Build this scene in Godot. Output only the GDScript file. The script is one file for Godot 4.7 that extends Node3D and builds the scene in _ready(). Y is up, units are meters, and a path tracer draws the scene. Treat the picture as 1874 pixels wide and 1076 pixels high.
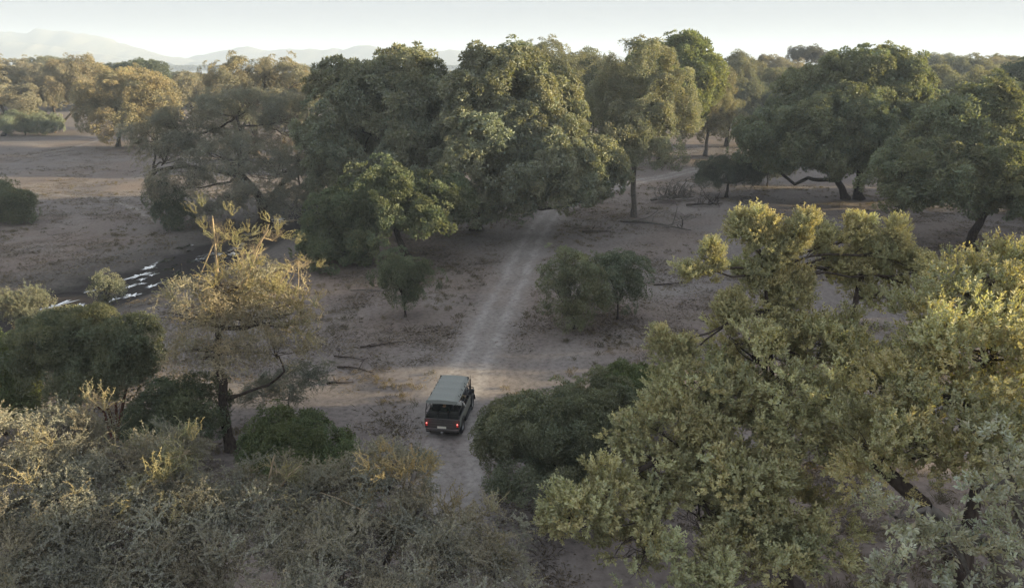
extends Node3D
# A river woodland in the dry season, seen from the air in late afternoon: an open safari vehicle on a dirt track between thorn trees and mahoganies.

const SUN_UP := 8.5      # degrees above the horizon
const SUN_TURN := 4.0   # degrees forward of square to the view
const EYE := Vector3(0, 18.4, 0)

var used := {}
var leaf_mat: StandardMaterial3D
var bark_dark: StandardMaterial3D
var bark_grey: StandardMaterial3D
var bark_pale: StandardMaterial3D
var bark_red: StandardMaterial3D
var ground_mat: StandardMaterial3D
var clumps := {}
var swell := FastNoiseLite.new()
var patch := FastNoiseLite.new()
var speck := FastNoiseLite.new()
var lump := FastNoiseLite.new()
var river := PackedVector2Array()
var track := PackedVector2Array()


# ---------------------------------------------------------------- helpers
class Geo:
	var v := PackedVector3Array()
	var n := PackedVector3Array()
	var c := PackedColorArray()
	var uv := PackedVector2Array()
	var i := PackedInt32Array()
	var tint := Color.WHITE

	func tri(a: Vector3, b: Vector3, d: Vector3) -> void:
		var at := v.size()
		v.append(a); v.append(b); v.append(d)
		c.append(tint); c.append(tint); c.append(tint)
		i.append(at); i.append(at + 1); i.append(at + 2)

	func quad(a: Vector3, b: Vector3, d: Vector3, e: Vector3) -> void:
		tri(a, b, d)
		tri(a, d, e)

	func leaf(at: Vector3, along: Vector3, side: Vector3, fold: Vector3, long: float, wide: float) -> void:
		var m := at + along * long * 0.45
		var t := at + along * long - fold * long * 0.12
		tri(at, m + side * wide * 0.5 + fold * wide * 0.2, t)
		tri(at, t, m - side * wide * 0.5 + fold * wide * 0.2)

	# a box with cut edges
	func box(at: Vector3, size: Vector3, cut := 0.012, turn := Basis()) -> void:
		var h := size * 0.5
		cut = minf(cut, minf(h.x, minf(h.y, h.z)) * 0.6)
		var p := func(s: Vector3, axis: int) -> Vector3:
			var q := Vector3(s.x * (h.x - cut), s.y * (h.y - cut), s.z * (h.z - cut))
			q[axis] = s[axis] * h[axis]
			return at + turn * q
		for axis in 3:
			var b := (axis + 1) % 3
			var d := (axis + 2) % 3
			for s in [-1.0, 1.0]:
				var k := []
				for e in [[-1.0, -1.0], [1.0, -1.0], [1.0, 1.0], [-1.0, 1.0]]:
					var q := Vector3()
					q[axis] = s; q[b] = e[0]; q[d] = e[1]
					k.append(q)
				if s < 0:
					k.reverse()
				quad(p.call(k[3], axis), p.call(k[2], axis), p.call(k[1], axis), p.call(k[0], axis))
			for s in [-1.0, 1.0]:
				for t in [-1.0, 1.0]:
					var lo := Vector3(); var hi := Vector3()
					lo[axis] = -1.0; hi[axis] = 1.0
					lo[b] = s; hi[b] = s; lo[d] = t; hi[d] = t
					quad(p.call(lo, b), p.call(hi, b), p.call(hi, d), p.call(lo, d))
		for x in [-1.0, 1.0]:
			for y in [-1.0, 1.0]:
				for z in [-1.0, 1.0]:
					var q := Vector3(x, y, z)
					tri(p.call(q, 0), p.call(q, 1), p.call(q, 2))

	# a tube through points, smooth, with a radius at each
	func tube(p: PackedVector3Array, r: PackedFloat32Array, sides := 6, lump := 0.0, rng: RandomNumberGenerator = null, cap := true) -> void:
		var first := v.size()
		var side := Vector3.RIGHT
		for k in p.size():
			var along := (p[mini(k + 1, p.size() - 1)] - p[maxi(k - 1, 0)])
			along = along.normalized() if along.length() > 1e-6 else Vector3.UP
			side = side - along * side.dot(along)
			if side.length() < 0.05:
				side = along.cross(Vector3.FORWARD if absf(along.z) < 0.9 else Vector3.UP)
			side = side.normalized()
			var other := along.cross(side)
			for s in sides:
				var a := TAU * s / sides
				var o := side * cos(a) + other * sin(a)
				var rr := r[k]
				if lump > 0.0:
					rr *= 1.0 + rng.randf_range(-lump, lump)
				v.append(p[k] + o * rr)
				n.append(o)
				c.append(tint)
				uv.append(Vector2(float(s) / sides, float(k)))
		for k in p.size() - 1:
			for s in sides:
				var a := first + k * sides + s
				var b := first + k * sides + (s + 1) % sides
				i.append(a); i.append(a + sides); i.append(b)
				i.append(b); i.append(a + sides); i.append(b + sides)
		if cap:
			for e in [0, p.size() - 1]:
				var at := v.size()
				var along := (p[e] - p[1 if e == 0 else e - 1]).normalized()
				v.append(p[e] + along * r[e] * 0.3); n.append(along); c.append(tint); uv.append(Vector2.ZERO)
				for s in sides:
					i.append(at); i.append(first + e * sides + s); i.append(first + e * sides + (s + 1) % sides)

	func mesh() -> ArrayMesh:
		var a := []
		a.resize(Mesh.ARRAY_MAX)
		a[Mesh.ARRAY_VERTEX] = v
		a[Mesh.ARRAY_INDEX] = i
		a[Mesh.ARRAY_COLOR] = c
		if n.size() == v.size():
			a[Mesh.ARRAY_NORMAL] = n
		if uv.size() == v.size():
			a[Mesh.ARRAY_TEX_UV] = uv
		var m := ArrayMesh.new()
		m.add_surface_from_arrays(Mesh.PRIMITIVE_TRIANGLES, a)
		return m


func numbered(called: String) -> String:
	var k: int = used.get(called, 0)
	used[called] = k + 1
	return called if k == 0 else "%s_%03d" % [called, k]


func thing(called: String, label: String, category: String, at := Vector3.ZERO, turn := 0.0, group := "") -> Node3D:
	var o := Node3D.new()
	o.name = numbered(called)
	add_child(o)
	o.position = at
	o.rotation.y = turn
	o.set_meta("label", label)
	o.set_meta("category", category)
	if group:
		o.set_meta("group", group)
	return o


func obj(called: String, mesh: Mesh, mat: Material, parent: Node = null, kind := "") -> MeshInstance3D:
	var o := MeshInstance3D.new()
	o.name = called if parent else numbered(called)
	o.mesh = mesh
	o.material_override = mat
	(parent if parent else self).add_child(o, true)
	if kind:
		o.set_meta("kind", kind)
	return o


func tag(o: Node3D, label: String, category: String, group := "") -> void:
	o.set_meta("label", label)
	o.set_meta("category", category)
	if group:
		o.set_meta("group", group)


func dice(number: int) -> RandomNumberGenerator:
	var r := RandomNumberGenerator.new()
	r.seed = 7919 * number + 13
	return r


func ball(r: RandomNumberGenerator) -> Vector3:
	var y := r.randf_range(-1, 1)
	var a := r.randf() * TAU
	var s := sqrt(1.0 - y * y)
	return Vector3(s * cos(a), y, s * sin(a))


func frame_of(up: Vector3, roll: float, scale: Vector3) -> Basis:
	var x := up.cross(Vector3.RIGHT if absf(up.x) < 0.8 else Vector3.FORWARD).normalized()
	var z := x.cross(up)
	var a := x * cos(roll) + z * sin(roll)
	return Basis(a * scale.x, up * scale.y, a.cross(up) * scale.z)


func plain(albedo: Color, rough := 0.8, metal := 0.0) -> StandardMaterial3D:
	var m := StandardMaterial3D.new()
	m.albedo_color = albedo.linear_to_srgb()
	m.roughness = rough
	m.metallic = metal
	return m


func noise(kind: int, freq: float, octaves: int, number: int) -> FastNoiseLite:
	var f := FastNoiseLite.new()
	f.noise_type = kind
	f.frequency = freq
	f.fractal_octaves = octaves
	f.seed = number
	return f


func noise_texture(f: FastNoiseLite, size: int, tones: Array, normal := false) -> NoiseTexture2D:
	var t := NoiseTexture2D.new()
	t.width = size
	t.height = size
	t.seamless = true
	t.noise = f
	if normal:
		t.as_normal_map = true
		t.bump_strength = 6.0
	else:
		var g := Gradient.new()
		var at := PackedFloat32Array()
		var co := PackedColorArray()
		for k in tones.size():
			at.append(float(k) / (tones.size() - 1))
			co.append(tones[k])
		g.offsets = at
		g.colors = co
		t.color_ramp = g
	return t


# ---------------------------------------------------------------- light
func set_camera_and_light() -> void:
	var cam := Camera3D.new()
	cam.name = "camera"
	cam.position = EYE
	cam.rotation_degrees = Vector3(-17.7, 0, 0)
	cam.fov = 44.0
	cam.near = 0.2
	cam.far = 20000
	cam.current = true
	add_child(cam)
	var sun := DirectionalLight3D.new()
	sun.name = "sun"
	var e := deg_to_rad(SUN_UP)
	var a := deg_to_rad(SUN_TURN)
	var to_sun := Vector3(cos(e) * cos(a), sin(e), -cos(e) * sin(a))
	sun.look_at_from_position(to_sun * 100.0, Vector3.ZERO)
	sun.light_color = Color(1.0, 0.915, 0.735)
	sun.light_energy = 1.6
	sun.light_angular_distance = 0.5
	sun.shadow_enabled = true
	add_child(sun)
	var sky := ProceduralSkyMaterial.new()
	sky.sky_top_color = Color(0.79, 0.82, 0.86)
	sky.sky_horizon_color = Color(0.53, 0.54, 0.56)
	sky.sky_energy_multiplier = 0.60
	sky.sky_curve = 0.16
	sky.ground_bottom_color = Color(0.35, 0.32, 0.30)
	sky.ground_horizon_color = Color(0.72, 0.72, 0.72)
	sky.sun_angle_max = 25.0
	var env := Environment.new()
	env.background_mode = Environment.BG_SKY
	env.sky = Sky.new()
	env.sky.sky_material = sky
	env.tonemap_mode = Environment.TONE_MAPPER_LINEAR
	env.tonemap_exposure = 4.5
	env.fog_enabled = true
	env.fog_density = 0.00032
	env.fog_light_color = Color(0.80, 0.87, 0.98)
	env.sdfgi_enabled = true
	env.ssao_enabled = true
	env.ssil_enabled = true
	var w := WorldEnvironment.new()
	w.name = "world_environment"
	w.environment = env
	add_child(w)


# ---------------------------------------------------------------- materials
func make_materials() -> void:
	leaf_mat = StandardMaterial3D.new()
	leaf_mat.vertex_color_use_as_albedo = true
	leaf_mat.roughness = 0.62
	leaf_mat.metallic_specular = 0.35
	leaf_mat.cull_mode = BaseMaterial3D.CULL_DISABLED
	leaf_mat.backlight_enabled = true
	leaf_mat.backlight = Color(0.80, 0.79, 0.52)
	var barks := []
	for tones in [[Color(0.14, 0.12, 0.11), Color(0.27, 0.24, 0.22), Color(0.34, 0.31, 0.28)], [Color(0.28, 0.26, 0.25), Color(0.40, 0.38, 0.36), Color(0.48, 0.45, 0.42)], [Color(0.46, 0.40, 0.32), Color(0.60, 0.54, 0.45), Color(0.68, 0.63, 0.54)], [Color(0.24, 0.15, 0.12), Color(0.34, 0.22, 0.18), Color(0.42, 0.30, 0.25)]]:
		var m := StandardMaterial3D.new()
		m.albedo_texture = noise_texture(noise(FastNoiseLite.TYPE_SIMPLEX_SMOOTH, 0.03, 4, 5 + barks.size()), 256, tones)
		m.uv1_triplanar = true
		m.uv1_scale = Vector3(0.9, 0.35, 0.9)
		m.roughness = 0.92
		m.metallic_specular = 0.2
		barks.append(m)
	bark_dark = barks[0]; bark_grey = barks[1]; bark_pale = barks[2]; bark_red = barks[3]
	ground_mat = StandardMaterial3D.new()
	ground_mat.vertex_color_use_as_albedo = true
	ground_mat.albedo_texture = noise_texture(noise(FastNoiseLite.TYPE_SIMPLEX, 0.018, 6, 21), 1024, [Color(0.74, 0.73, 0.72), Color(0.90, 0.895, 0.885), Color(0.95, 0.945, 0.935), Color(1, 1, 0.99)])
	ground_mat.uv1_scale = Vector3(1.0 / 11.0, 1.0 / 11.0, 1)
	ground_mat.detail_enabled = true
	ground_mat.detail_blend_mode = BaseMaterial3D.BLEND_MODE_MUL
	ground_mat.detail_uv_layer = BaseMaterial3D.DETAIL_UV_2
	ground_mat.detail_albedo = noise_texture(noise(FastNoiseLite.TYPE_CELLULAR, 0.05, 3, 33), 512, [Color(0.88, 0.87, 0.86), Color(0.97, 0.965, 0.96), Color(1, 1, 1)])
	ground_mat.uv2_scale = Vector3(1.0 / 3.7, 1.0 / 3.7, 1)
	ground_mat.roughness = 0.96
	ground_mat.metallic_specular = 0.15


# ---------------------------------------------------------------- leaf clumps: small meshes that the crowns are grown from, unit size, growing along +y
func make_clumps() -> void:
	for k in 3:
		clumps["broad%d" % k] = clump_of_leaves(100 + k, 52, 0.50, 0.25, 0.35, 0.05)
		clumps["small%d" % k] = clump_of_leaves(110 + k, 84, 0.27, 0.13, 0.45, 0.04)
		clumps["feather%d" % k] = clump_of_sprays(120 + k, 11, 15, 0.15, 0.055, 0.10)
		clumps["plume%d" % k] = clump_of_sprays(160 + k, 15, 30, 0.088, 0.034, 0.42)
		clumps["thorn%d" % k] = clump_of_sprays(130 + k, 9, 7, 0.13, 0.05, 0.9)
		clumps["shoot%d" % k] = clump_of_shoots(140 + k)
		clumps["twig%d" % k] = clump_of_twigs(150 + k)


func clump_of_leaves(number: int, count: int, long: float, wide: float, reach: float, droop: float) -> Mesh:
	var r := dice(number)
	var g := Geo.new()
	for k in count:
		var d := ball(r)
		d.y = absf(d.y) * 0.9 - 0.15
		var at := Vector3(d.x * r.randf_range(0.35, 1.0), d.y * r.randf_range(0.2, 0.75), d.z * r.randf_range(0.35, 1.0))
		var along := (d * reach + ball(r) * 0.8 + Vector3(0, 0.25 - droop, 0)).normalized()
		var side := along.cross(ball(r)).normalized()
		var s := r.randf_range(0.7, 1.25)
		var t := r.randf_range(0.72, 1.25)
		g.tint = Color(t * r.randf_range(0.92, 1.12), t, t * r.randf_range(0.8, 1.1))
		g.leaf(at, along, side, side.cross(along), long * s, wide * s)
	return g.mesh()


func clump_of_sprays(number: int, twigs: int, leaflets: int, long: float, wide: float, wood: float) -> Mesh:
	var r := dice(number)
	var g := Geo.new()
	for k in twigs:
		var d := ball(r)
		d.y = d.y * 0.45 + 0.35
		d = d.normalized()
		var at := Vector3(r.randf_range(-0.3, 0.3), r.randf_range(-0.1, 0.1), r.randf_range(-0.3, 0.3))
		var bend := ball(r) * 0.35 + Vector3(0, -0.25, 0)
		var reach := r.randf_range(0.6, 1.1)
		var last := at
		var wide_of := d.cross(ball(r)).normalized()
		for s in 4:
			var f := (s + 1) / 4.0
			var p := at + d * reach * f + bend * f * f * reach
			g.tint = Color(1.5, 1.3, 1.2) if wood > 0.4 else Color(0.8, 0.7, 0.65)
			var w := wide_of * (0.018 + 0.02 * wood) * (1.2 - f)
			g.tri(last - w, last + w, p)
			last = p
		for s in leaflets:
			var f := r.randf_range(0.15, 1.0)
			var p := at + d * reach * f + bend * f * f * reach
			var along := (d * 0.5 + ball(r)).normalized()
			var side := along.cross(ball(r)).normalized()
			var t := r.randf_range(0.7, 1.3)
			g.tint = Color(t * r.randf_range(0.92, 1.12), t, t * r.randf_range(0.85, 1.1))
			g.leaf(p, along, side, side.cross(along), long * r.randf_range(0.7, 1.3), wide)
	return g.mesh()


func clump_of_shoots(number: int) -> Mesh:
	var r := dice(number)
	var g := Geo.new()
	for k in 5:
		var lean := Vector3(r.randf_range(-0.7, 0.7), 1.0, r.randf_range(-0.7, 0.7)).normalized()
		var foot := Vector3(r.randf_range(-0.4, 0.4), r.randf_range(-0.2, 0.1), r.randf_range(-0.4, 0.4))
		var tall := r.randf_range(0.7, 1.25)
		var w := lean.cross(ball(r)).normalized() * 0.014
		g.tint = Color(1.0, 0.85, 0.7)
		g.tri(foot - w, foot + w, foot + lean * tall)
		for s in 26:
			var f := r.randf_range(0.1, 1.0)
			var a := r.randf() * TAU
			var x := lean.cross(Vector3.RIGHT).normalized()
			var out_ := x * cos(a) + lean.cross(x) * sin(a)
			var along := (out_ * r.randf_range(0.5, 1.1) + lean * r.randf_range(0.1, 0.9) + ball(r) * 0.25).normalized()
			var side := along.cross(lean).normalized()
			var t := r.randf_range(0.72, 1.28)
			g.tint = Color(t * r.randf_range(0.95, 1.15), t, t * r.randf_range(0.75, 1.05))
			g.leaf(foot + lean * tall * f + out_ * 0.02, along, side, along.cross(side), r.randf_range(0.17, 0.28), r.randf_range(0.085, 0.13))
	return g.mesh()


func clump_of_twigs(number: int) -> Mesh:
	var r := dice(number)
	var g := Geo.new()
	for k in 6:
		var d := (ball(r) * 0.7 + Vector3.UP).normalized()
		var at := Vector3.ZERO
		for s in 5:
			var p := at + (d + ball(r) * 0.55).normalized() * r.randf_range(0.16, 0.32)
			var w := (p - at).cross(ball(r)).normalized() * (0.024 - s * 0.0035)
			var t := r.randf_range(0.8, 1.3)
			g.tint = Color(t * 1.15, t, t * 0.82)
			g.quad(at - w, at + w, p + w * 0.8, p - w * 0.8)
			var u := (p - at).cross(w).normalized() * w.length()
			g.quad(at - u, at + u, p + u * 0.8, p - u * 0.8)
			for q in 5:
				var along := ball(r)
				var side := along.cross(ball(r)).normalized()
				var tt := r.randf_range(0.6, 1.2)
				g.tint = Color(tt, tt * 0.95, tt * 0.7)
				g.leaf(at.lerp(p, r.randf()), along, side, side.cross(along), r.randf_range(0.07, 0.16), 0.035)
			at = p
	return g.mesh()


# ---------------------------------------------------------------- trees
# what: clump = which leaf clump, size = its size in metres, gap = spacing of clumps in metres, bough = size of the crown's bulges, tint = leaf colour (linear), fill = share of clumps kept,
# open = how much of the crown is gaps, ragged = share of tips that stick out, inside = leaves within; wood = bark, fine = how many small branches to each lobe
func kinds() -> Dictionary:
	return {
		"mahogany": {"clump": "broad", "size": 0.62, "gap": 0.6, "bough": 1.7, "tint": Color(0.24, 0.255, 0.195), "fill": 1, "wood": bark_dark, "fine": 5, "up": 0.3, "flat": 0.85, "hang": 0.00, "open": -0.09, "ragged": 0.2, "inside": 2.0},
		"sausage": {"clump": "broad", "size": 0.6, "gap": 0.64, "bough": 1.5, "tint": Color(0.225, 0.235, 0.175), "fill": 0.95, "wood": bark_dark, "fine": 5, "up": 0.2, "flat": 0.90, "hang": 0.00, "open": -0.07, "ragged": 0.2, "inside": 1.8},
		"weeping": {"clump": "small", "size": 0.75, "gap": 0.7, "bough": 1.6, "tint": Color(0.275, 0.282, 0.22), "fill": 0.85, "wood": bark_grey, "fine": 6, "up": -0.1, "flat": 1.10, "hang": 0.80, "open": -0.1, "ragged": 0.15, "inside": 1.3},
		"acacia": {"clump": "feather", "size": 0.95, "gap": 0.78, "bough": 1.5, "tint": Color(0.27, 0.268, 0.235), "fill": 0.7, "wood": bark_dark, "fine": 9, "up": 0.5, "flat": 0.55, "hang": 0.20, "open": 0.02, "ragged": 0.2, "inside": 0.8},
		"golden": {"clump": "feather", "size": 1, "gap": 0.78, "bough": 1.6, "tint": Color(0.26, 0.23, 0.17), "fill": 0.75, "wood": bark_dark, "fine": 8, "up": 0.5, "flat": 0.60, "hang": 0.10, "open": -0.02, "ragged": 0.2, "inside": 0.9},
		"far": {"clump": "small", "size": 1.15, "gap": 1.05, "bough": 2.2, "tint": Color(0.198, 0.204, 0.149), "fill": 0.9, "wood": bark_dark, "fine": 4, "up": 0.2, "flat": 0.80, "hang": 0.00, "open": -0.14, "ragged": 0.12, "inside": 1.6},
		"far_gold": {"clump": "small", "size": 1.1, "gap": 1.05, "bough": 2, "tint": Color(0.27, 0.248, 0.19), "fill": 0.8, "wood": bark_dark, "fine": 6, "up": 0.2, "flat": 0.70, "hang": 0.00, "open": -0.08, "ragged": 0.15, "inside": 1.0},
		"bush": {"clump": "small", "size": 0.42, "gap": 0.36, "bough": 0.75, "tint": Color(0.15, 0.165, 0.11), "fill": 0.95, "wood": bark_dark, "fine": 5, "up": 0.3, "flat": 0.95, "hang": 0.15, "open": -0.14, "ragged": 0.25, "inside": 1.6},
		"shrub": {"clump": "small", "size": 0.46, "gap": 0.48, "bough": 0.8, "tint": Color(0.178, 0.190, 0.127), "fill": 0.75, "wood": bark_dark, "fine": 6, "up": 0.5, "flat": 1.00, "hang": 0.00, "open": -0.04, "ragged": 0.2, "inside": 1.0},
		"thorn": {"clump": "thorn", "size": 0.62, "gap": 0.46, "bough": 0.9, "tint": Color(0.32, 0.285, 0.215), "fill": 0.65, "wood": bark_dark, "fine": 10, "up": 0.4, "flat": 0.80, "hang": 0.00, "open": 0, "ragged": 0.2, "inside": 0.8},
		"thorn_top": {"clump": "twig", "size": 0.8, "gap": 0.46, "bough": 0.8, "tint": Color(0.33, 0.315, 0.235), "fill": 0.7, "wood": bark_pale, "fine": 9, "up": 0.9, "flat": 1.00, "hang": 0.00, "open": 0.02, "ragged": 0.3, "inside": 0.6},
		"grey_thorn": {"clump": "plume", "size": 0.55, "gap": 0.38, "bough": 0.8, "tint": Color(0.3, 0.285, 0.24), "fill": 0.6, "wood": bark_grey, "fine": 12, "up": 0.6, "flat": 0.60, "hang": 0.00, "open": 0.04, "ragged": 0.25, "inside": 0.5},
		"yellow": {"clump": "shoot", "size": 0.45, "gap": 0.34, "bough": 0.8, "tint": Color(0.44, 0.43, 0.265), "fill": 0.75, "wood": bark_dark, "fine": 8, "up": 1, "flat": 0.85, "hang": 0.00, "open": -0.05, "ragged": 0.26, "inside": 1.0},
		"silver": {"clump": "shoot", "size": 0.6, "gap": 0.5, "bough": 0.7, "tint": Color(0.42, 0.43, 0.35), "fill": 0.7, "wood": bark_grey, "fine": 7, "up": 0.7, "flat": 0.80, "hang": 0.00, "open": 0.05, "ragged": 0.25, "inside": 0.5},
	}


func branch(g: Geo, a: Vector3, b: Vector3, ra: float, rb: float, r: RandomNumberGenerator, sag := 0.12, sides := 6) -> void:
	var long := a.distance_to(b)
	var steps := clampi(int(long / 0.8), 3, 9)
	var pts := PackedVector3Array()
	var rad := PackedFloat32Array()
	var off := ball(r) * long * sag
	for k in steps + 1:
		var f := float(k) / steps
		var w := ball(r) * long * 0.022 if k > 0 and k < steps else Vector3.ZERO
		pts.append(a.lerp(b, f) + off * sin(f * PI) + w)
		rad.append(lerpf(ra, rb, pow(f, 0.8)))
	g.tube(pts, rad, sides, 0.1, r)


# lobes: [centre, radii] pairs measured from the foot; stems: lists of points of the trunk(s), radius first
func tree(called: String, label: String, category: String, group: String, kind: String, number: int, at: Vector3, stems: Array, lobes: Array, change := {}) -> Node3D:
	at.y = height(at.x, at.z) - 0.05
	var o := thing(called, label, category, at, 0.0, group)
	grow(o, kind, number, stems, lobes, change)
	return o


# trunk (or bough), small branches and crown, as parts of the tree o
func grow(o: Node3D, kind: String, number: int, stems: Array, lobes: Array, change := {}, wood_called := "trunk") -> void:
	var k: Dictionary = kinds()[kind].duplicate()
	k.merge(change, true)
	var r := dice(number)
	# trunk
	var wood := Geo.new()
	var woods := []
	var forks := []
	for s in stems:
		var pts := PackedVector3Array()
		var rad := PackedFloat32Array()
		var radius: float = s[0]
		var count: int = s.size() - 1
		for q in count:
			var p: Vector3 = s[q + 1]
			if q > 0:
				var before: Vector3 = s[q]
				pts.append(before.lerp(p, 0.5) + ball(r) * radius * 0.35)
				rad.append(radius * lerpf(1.0, 0.55, (q - 0.5) / maxf(1.0, count - 1)))
			pts.append(p)
			rad.append(radius * lerpf(1.45 if q == 0 else 1.0, 0.55, float(q) / maxf(1.0, count - 1)))
		var stem := wood if woods.is_empty() else Geo.new()
		woods.append(stem)
		stem.tube(pts, rad, 9, 0.09, r)
		forks.append([pts[pts.size() - 1], radius * 0.55, stem])
		if pts.size() > 3:
			forks.append([pts[pts.size() - 2], radius * 0.5, stem])
	var twigs := Geo.new()
	var tops: Array[Transform3D] = []
	var tints := PackedColorArray()
	var size: float = k.size
	var gap: float = k.gap
	for lobe in lobes:
		var c: Vector3 = lobe[0]
		var e: Vector3 = lobe[1]
		var near: Array = forks[0]
		for f in forks:
			if (f[0] as Vector3).distance_to(c) < (near[0] as Vector3).distance_to(c):
				near = f
		var from: Vector3 = near[0]
		var hub := c - Vector3(0, e.y * 0.3, 0)
		var mean := (e.x + e.y + e.z) / 3.0
		var thick: float = minf(near[1], 0.05 + mean * 0.035)
		branch(near[2], from, hub, thick, thick * 0.5, r, 0.1, 7)
		for q in int(k.fine):
			var d := ball(r)
			d.y = d.y * 0.6 + 0.25
			var tip := hub + Vector3(d.x * e.x, d.y * e.y + e.y * 0.3, d.z * e.z) * r.randf_range(0.75, 1.0)
			branch(twigs, hub.lerp(from, r.randf() * 0.35), tip, thick * 0.42, thick * 0.07, r, 0.14, 5)
			for u in int(k.fine) / 2:
				var d2 := ball(r)
				var start := hub.lerp(tip, r.randf_range(0.4, 0.8))
				branch(twigs, start, start + Vector3(d2.x * e.x, absf(d2.y) * e.y, d2.z * e.z) * 0.45, thick * 0.16, thick * 0.04, r, 0.15, 4)
		# bulges over the lobe, clumps over each bulge
		var bough: float = minf(k.bough, mean * 0.62)
		var area := 4.0 * PI * pow((pow(e.x * e.y, 1.6) + pow(e.x * e.z, 1.6) + pow(e.y * e.z, 1.6)) / 3.0, 1.0 / 1.6)
		var bulges := int(maxf(5.0, area / (bough * bough * 1.9)))
		var turn := r.randf() * TAU
		for b in bulges:
			var y := 1.0 - 2.0 * (b + 0.5) / bulges
			var a := turn + b * 2.39996
			var d := Vector3(sqrt(1.0 - y * y) * cos(a), y, sqrt(1.0 - y * y) * sin(a))
			d = (d + ball(r) * 0.35).normalized()
			if d.y < -0.55 and r.randf() < 0.55:
				continue
			var br := bough * (0.45 + 0.9 * pow(r.randf(), 1.3))
			var m := c + Vector3(d.x * e.x, d.y * e.y, d.z * e.z) * r.randf_range(0.62, 1.16) - d * br * 0.35
			var tone := r.randf_range(0.8, 1.22)
			var hue := r.randf_range(-0.07, 0.07)
			var base: Color = k.tint
			var bt := Color(base.r * tone * (1.0 + hue), base.g * tone, base.b * tone * (1.0 - hue))
			var count := int(2.6 * PI * br * br / (gap * gap))
			for q in count:
				if r.randf() > k.fill:
					continue
				var w := ball(r)
				if w.dot(d) < -0.35 or (w.y < -0.6 and r.randf() < 0.6):
					continue
				var p := m + Vector3(w.x, w.y * k.flat, w.z) * br * r.randf_range(0.7, 1.06)
				if r.randf() < k.ragged:
					p += (w + d * 0.5 + Vector3(0, k.up * 0.6, 0)).normalized() * br * r.randf_range(0.15, 0.55)
				if k.hang > 0.0 and w.y < 0.2:
					p.y -= r.randf() * k.hang * br
				if p.y < size * 0.3 or lump.get_noise_3dv((p + o.position) / bough) < k.open:
					continue
				var up: Vector3 = (w * 0.7 + d * 0.35 + Vector3(0, k.up, 0) + ball(r) * 0.3).normalized()
				var s := size * r.randf_range(0.65, 1.3)
				tops.append(Transform3D(frame_of(up, r.randf() * TAU, Vector3(s, s, s)), p))
				var t := r.randf_range(0.82, 1.2)
				tints.append(Color(bt.r * t, bt.g * t, bt.b * t))
		# leaves within
		var inner := int(bulges * k.inside * k.fill)
		for q in inner:
			var d := ball(r) * pow(r.randf(), 0.5) * 0.72
			var p := c + Vector3(d.x * e.x, d.y * e.y, d.z * e.z)
			if p.y < size * 0.4 or lump.get_noise_3dv((p + o.position) / bough) < k.open:
				continue
			var s := size * r.randf_range(0.9, 1.5)
			tops.append(Transform3D(frame_of(ball(r), r.randf() * TAU, Vector3(s, s, s)), p))
			tints.append(k.tint)
	for w in woods:
		obj(wood_called if w == wood else ("stem" if wood_called == "trunk" else wood_called), w.mesh(), k.wood, o)
	if twigs.v.size():
		obj("branches", twigs.mesh(), k.wood, o, "stuff")
	crown("crown", clumps["%s%d" % [k.clump, number % 3]], tops, tints, o)


func crown(called: String, mesh: Mesh, where: Array[Transform3D], tints: PackedColorArray, parent: Node) -> MultiMeshInstance3D:
	var m := MultiMesh.new()
	m.transform_format = MultiMesh.TRANSFORM_3D
	m.use_colors = true
	m.mesh = mesh
	m.instance_count = where.size()
	for q in where.size():
		m.set_instance_transform(q, where[q])
		m.set_instance_color(q, tints[q])
	var o := MultiMeshInstance3D.new()
	o.name = called if parent != self else numbered(called)
	o.multimesh = m
	o.material_override = leaf_mat
	parent.add_child(o, true)
	o.set_meta("kind", "stuff")
	return o


# ---------------------------------------------------------------- ground
func near_line(line: PackedVector2Array, p: Vector2) -> float:
	var best := 1e9
	for k in line.size() - 1:
		best = minf(best, Geometry2D.get_closest_point_to_segment(p, line[k], line[k + 1]).distance_squared_to(p))
	return sqrt(best)


func height(x: float, z: float) -> float:
	var y := swell.get_noise_2d(x, z) * 0.35
	if x < 0.0 and x > -90.0 and z < -35.0 and z > -125.0:
		var d := near_line(river, Vector2(x, z)) + speck.get_noise_2d(x * 0.6, z * 0.6) * 1.2
		y -= 0.75 * (1.0 - smoothstep(3.0, 7.5, d))
	y += 0.5 * exp(-(pow(x + 129.0, 2.0) + pow(z + 178.0, 2.0)) / 14.0)
	return y


func soil(x: float, z: float) -> Color:
	var a := patch.get_noise_2d(x, z)
	var b := patch.get_noise_2d(x * 3.1 + 400.0, z * 3.1)
	var s := speck.get_noise_2d(x, z)
	var c := Color(0.213, 0.19, 0.182)
	c = c.lerp(Color(0.226, 0.18, 0.156), clampf(0.3 + a * 1.6, 0, 1) * 0.7)
	c = c.lerp(Color(0.275, 0.256, 0.25), clampf(b * 1.5, 0, 1) * 0.6)
	c = c.lerp(Color(0.125, 0.11, 0.106), clampf(s * 1.5 - 0.15 + a * 0.5, 0, 1) * 0.6)
	if x < 0.0 and x > -95.0 and z < -30.0 and z > -130.0:
		var d := near_line(river, Vector2(x, z)) + s * 1.6
		c = c.lerp(Color(0.13, 0.118, 0.112), 1.0 - smoothstep(5.5, 12.0, d))
		c = c.lerp(Color(0.040, 0.037, 0.038), 1.0 - smoothstep(3.2, 5.2, d))
	return c


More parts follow.
